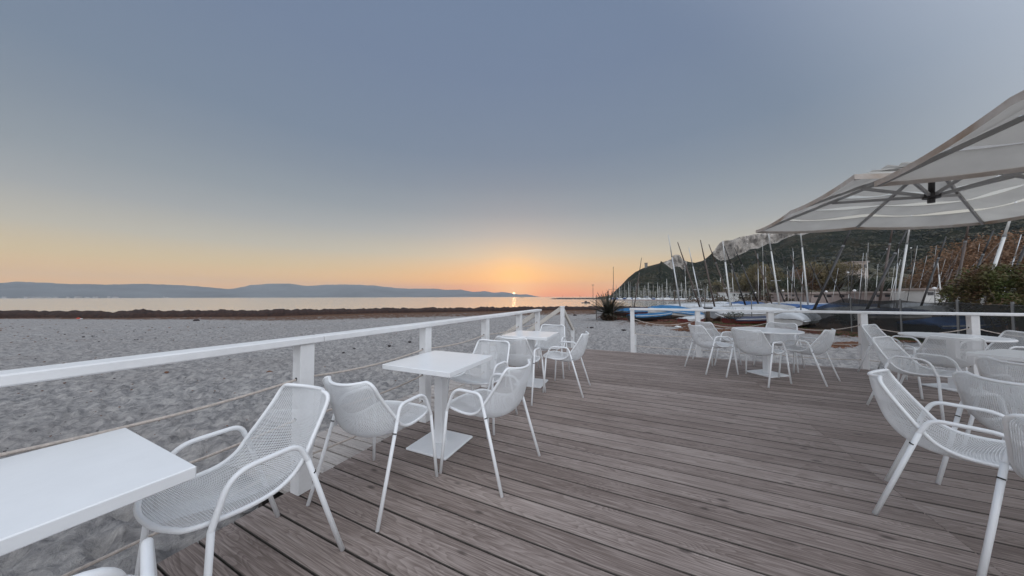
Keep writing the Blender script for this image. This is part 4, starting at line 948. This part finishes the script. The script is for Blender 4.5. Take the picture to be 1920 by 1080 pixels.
def make_chair():
    root = empty('armchair', (0, 0, 0))
    mb = MB(); NRW = 108; NCL = 52
    for i in range(1, NRW):
        t = i/NRW; mb.tube([shell(t, -1+2*j/22) for j in range(23)], .0019, 3, cap=False)
    for j in range(1, NCL):
        u = -1+2*j/NCL; mb.tube([shell(i/44, u)+Vector((0, 0, -.0008)) for i in range(45)], .0019, 3, cap=False)
    mb.build('seat_mesh', M_metal, root, True, 'stuff')
    per = [shell(0, -1+2*j/14) for j in range(15)]; per += [shell(i/60, 1) for i in range(1, 60)]; per += [shell(1, 1-2*j/14) for j in range(15)]; per += [shell(i/60, -1) for i in range(59, 0, -1)]
    MB().tube(per, .0098, 10, closed=True).build('seat_frame', M_metal, root, True)
    for s in (-1, 1):
        JR_ = (-.098, .262*s, .535); JF = (.236, .264*s, .45)
        full = [(-.098, .262*s, .535), (-.062, .250*s, .618), (.178, .250*s, .618), (.236, .264*s, .45)]
        MB().tube(fillet(full, .075, 8), .0115, 10, cap=False).build('armrest', M_metal, root, True)
        lg = MB().tube([(-.265, .282*s, .0), (-.18, .271*s, .27), JR_], .0112, 10).build('leg', M_metal, root, True)
        MB().tube([(-.1235, .2647*s, .464), (-.121, .2645*s, .470)], .0120, 10).build('ring', M_ring, lg)
        MB().tube([(.265, .298*s, .0), (.25, .281*s, .22), JF], .0112, 10).build('leg', M_metal, root, True)
    return root
CH = [(-1.711, .745, -89, 'white mesh armchair nearest the camera, between the near table and the near rail post'),
 (-1.668, 1.417, 94, 'white mesh armchair turned away from the camera at the middle rail table'),
 (-1.097, 2.013, 174, 'white mesh armchair on the deck side of the middle rail table'),
 (-1.60, 2.70, -92, 'white mesh armchair partly hidden behind the top of the middle rail table'),
 (-1.542, 3.513, 92, 'white mesh armchair with its back to the camera at the farthest rail table'),
 (-1.014, 4.063, 181, 'white mesh armchair on the deck side of the farthest rail table'),
 (-1.50, 4.78, -88, 'white mesh armchair at the far side of the farthest rail table'),
 (-1.195, .046, 167, 'white armchair in the lower left corner, only its arms in view beside the near table'),
 (1.009, 6.093, 26, 'white mesh armchair leftmost at the first round table'),
 (1.246, 6.92, 31, 'white mesh armchair behind the leftmost one at the first round table'),
 (1.547, 5.659, 46.5, 'white mesh armchair with its back to the camera in front of the first round table'),
 (2.301, 6.065, 144, 'white mesh armchair at the right side of the first round table, turned left'),
 (2.215, 6.891, -120, 'white mesh armchair behind the first round table, against the rail post'),
 (1.597, 2.60, -32, 'large white mesh armchair in the right foreground, seen from its left side'),
 (2.775, 4.936, -47, 'white mesh armchair on the left of the square table, behind the large foreground one'),
 (3.697, 7.025, -49, 'white mesh armchair against the rail post left of the second round table'),
 (3.466, 5.709, 81, 'white mesh armchair with its back to the camera in front of the second round table'),
 (2.181, 2.948, 27.5, 'large white mesh armchair with its broad back below the square table'),
 (2.801, 3.746, 29, 'white mesh armchair whose top rail overlaps the front edge of the square table'),
 (4.52, 6.55, 190, 'white mesh armchair at the right of the second round table, cut by the frame'),
 (1.713, 2.005, 36.2, 'white armchair cut off by the lower right edge, its big leg in view')]
chair0 = make_chair()
for i, (x, y, an, lb) in enumerate(CH):
    o = chair0 if i == 0 else copy_tree(chair0); o.location = (x, y, .0015); o.rotation_euler = (0, 0, R(an)); tag(o, lb, 'armchair', 'white mesh armchairs on the deck')

# ================================================================== TABLES
def table_parts(root, round_=False):
    if round_:
        mb = MB(); K = 64; prof = [(.435, .712), (.457, .718), (.460, .728), (.457, .738), (.450, .741)]; vs_ = []; f_ = []
        for (rr, zz) in prof:
            for k in range(K): a = 2*PI*k/K; vs_.append((rr*math.cos(a), rr*math.sin(a), zz))
        for i in range(len(prof)-1):
            for k in range(K): f_.append((i*K+k, i*K+(k+1) % K, (i+1)*K+(k+1) % K, (i+1)*K+k))
        f_.append(tuple(range(K))[::-1]); f_.append(tuple(len(vs_)-K+k for k in range(K))); mesh_obj('tabletop', vs_, f_, M_table, root)
    else: MB().box(-.34, -.34, .702, .34, .34, .742, .0035).build('tabletop', M_table, root)
    hh = .7105 if round_ else .7
    MB().box(-.04, -.04, .0225, .04, .04, hh, .003).build('column', M_metal, root)
    MB().box(-.12, -.12, hh-.012, .12, .12, hh-.0005).build('bracket', M_metal, root) if False else None
    MB().box(-.207, -.207, .002, .207, .207, .022, .006).build('base_plate', M_metal, root)
def mk_table(x, y, rz, lb, round_=False):
    root = empty('round_table' if round_ else 'square_table', (x, y, 0), R(rz), lb, 'table', 'white tables on the deck'); table_parts(root, round_); return root
mk_table(-1.70, .105, 0, 'white square table cut by the left edge of the photo')
mk_table(-1.663, 2.085, 1, 'white square table in the middle of the row along the rail')
mk_table(-1.575, 4.10, 2, 'farthest white square table along the rail')
mk_table(1.83, 6.19, 38, 'first white round table, nearest the gate post', True)
mk_table(3.90, 6.27, 30, 'second white round table at the right', True)
mk_table(3.36, 4.46, 40, 'white square table at the right edge among the armchairs')

# ================================================================== PARASOLS
def canvas_mat():
    mt = bpy.data.materials.new('off white parasol canvas'); mt.use_nodes = True; t = mt.node_tree; L = t.links; t.nodes.clear()
    co = t.nodes.new('ShaderNodeTexCoord'); n = N('ShaderNodeTexNoise', t); n.inputs['Scale'].default_value = 3; n.inputs['Detail'].default_value = 6; L.new(co.outputs['Object'], n.inputs['Vector'])
    c = ramp(t, n.outputs[0], [(.3, (.56, .54, .50, 1)), (.7, (.68, .66, .61, 1))]).outputs[0]
    d = t.nodes.new('ShaderNodeBsdfDiffuse'); tr = t.nodes.new('ShaderNodeBsdfTranslucent'); mx = t.nodes.new('ShaderNodeMixShader'); mx.inputs[0].default_value = .42; out = t.nodes.new('ShaderNodeOutputMaterial')
    L.new(c, d.inputs[0]); L.new(c, tr.inputs[0]); L.new(d.outputs[0], mx.inputs[1]); L.new(tr.outputs[0], mx.inputs[2]); L.new(mx.outputs[0], out.inputs[0]); return mt
M_canvas = canvas_mat(); M_hem = mat('stained canvas hem', (.62, .59, .56), .9, col2=(.30, .20, .13), scale=1.3)
def parasol(cx, cy, zr, W_, rise, label, tx=0, ty=0, rz=0):
    root = empty('cantilever_parasol', (cx, cy, zr), 0, label, 'parasol', 'large parasols at the right'); root.rotation_euler = (tx, ty, rz); h = W_/2
    # tiers of canvas, each tucked under the one above
    T = [0, .20, .38, .56, .75, .97]
    def rim(s, ang_k, zoff=0):          # s = fraction from rim (0) to apex (1); ang_k on the square 0..4 (side.position)
        k = int(ang_k) % 4; u = (ang_k % 1)*2-1; l = h*(1-s); x, y = ((l*u, l), (l, -l*u), (-l*u, -l), (-l, l*u))[k]
        sag = .035*(1-abs(abs(u)*2-1)**2)*(1-s*.5); return Vector((x, y, rise*s-sag+zoff))
    for k in range(4):
        for i, (a, b) in enumerate(zip(T, T[1:])):
            vs_ = []; f_ = []; NU = 25; lo = max(0, a-.006) if i else 0; drop = .030 if i else 0
            for jj in range(4):
                s = lo+(b-lo)*jj/3
                for j in range(NU): vs_.append(rim(s, k+j/(NU-1)*.9999, drop*(1-jj/3)+.002*i+.016*math.sin(j*.55+i*2+k)*(1-jj/3)*(1 if i else 0)))
            for jj in range(3):
                for j in range(NU-1): q = jj*NU+j; f_.append((q, q+1, q+NU+1, q+NU))
            mesh_obj('canopy_panel', vs_, f_, M_canvas, root, True)
        vs_ = []; f_ = []; NU = 25
        for jj in range(2):
            for j in range(NU): p = rim(0, k+j/(NU-1)*.9999); vs_.append((p.x*1.002, p.y*1.002, p.z+.008-jj*.05))
        for j in range(NU-1): f_.append((j, j+1, j+NU+1, j+NU))
        mesh_obj('hem', vs_, f_, M_hem, root)
    mb = MB(); mb.box(-.10, -.10, rise*.97, .10, .10, rise*.97+.04, .01); mb.build('top_cap', M_greymetal, root)
    hubz = .09
    MB().tube([(0, 0, hubz), (0, 0, rise*.97)], .026, 10).build('pole', M_dark, root, True)
    mb = MB(); mb.tube([(0, 0, hubz-.035), (0, 0, hubz+.02)], .07, 16); mb.tube([(0, 0, hubz-.09), (0, 0, hubz-.034)], .03, 10); mb.build('hub', M_dark, root)
    for k in range(8):
        ang = k*.5; tip = rim(0.01, ang if k % 2 == 0 else ang, -.035)
        if k % 2 == 0: tip = rim(.01, k//2+.0001, -.035)
        else: tip = rim(.01, k//2+.5, -.012)
        ap = Vector((tip.x*.04, tip.y*.04, rise*.93)); rib = MB(); rib.beam(tip, ap, .022, .036); rb = rib.build('rib', M_greymetal, root)
        mid = tip*.45+ap*.55; mid.z -= .02; sb = MB(); sb.beam((tip.x*.04, tip.y*.04, hubz), mid, .022, .034); sb.build('strut', M_greymetal, rb)
    # side mast and overhead arm, out of view on the right
    MB().tube([(h+.55, 0, -zr), (h+.55, 0, rise+.30)], .06, 10).build('side_post', M_greymetal, root, True)
    MB().beam((h+.55, 0, rise+.20), (0, 0, rise+.05), .06, .10).build('arm', M_greymetal, root)
    MB().box(h+.05, -.5, -zr+.004, h+1.05, .5, -zr+.08, .01).build('foot', M_quay, root)
    return root
parasol(3.20, 5.33, 2.44, 2.64, .52, 'off white square parasol farther from the camera, over the round tables', tx=R(0), ty=R(2.6), rz=R(1))
parasol(3.227, 2.519, 2.42, 2.66, .52, 'off white square parasol nearer the camera, cut by the right edge', tx=R(-1), ty=R(0), rz=R(-5.5))

# ================================================================== HAZE
HZ = bpy.data.materials.new('morning haze'); HZ.use_nodes = True; t = HZ.node_tree; t.nodes.clear()
pv = t.nodes.new('ShaderNodeVolumePrincipled'); pv.inputs['Color'].default_value = (.80, .87, .97, 1); pv.inputs['Density'].default_value = .75e-4; pv.inputs['Anisotropy'].default_value = 0
ou = t.nodes.new('ShaderNodeOutputMaterial'); t.links.new(pv.outputs[0], ou.inputs['Volume'])
hz = MB().box(-10500, -10500, -6, 10500, 10500, 480).build('haze', HZ, None, False, 'stuff')
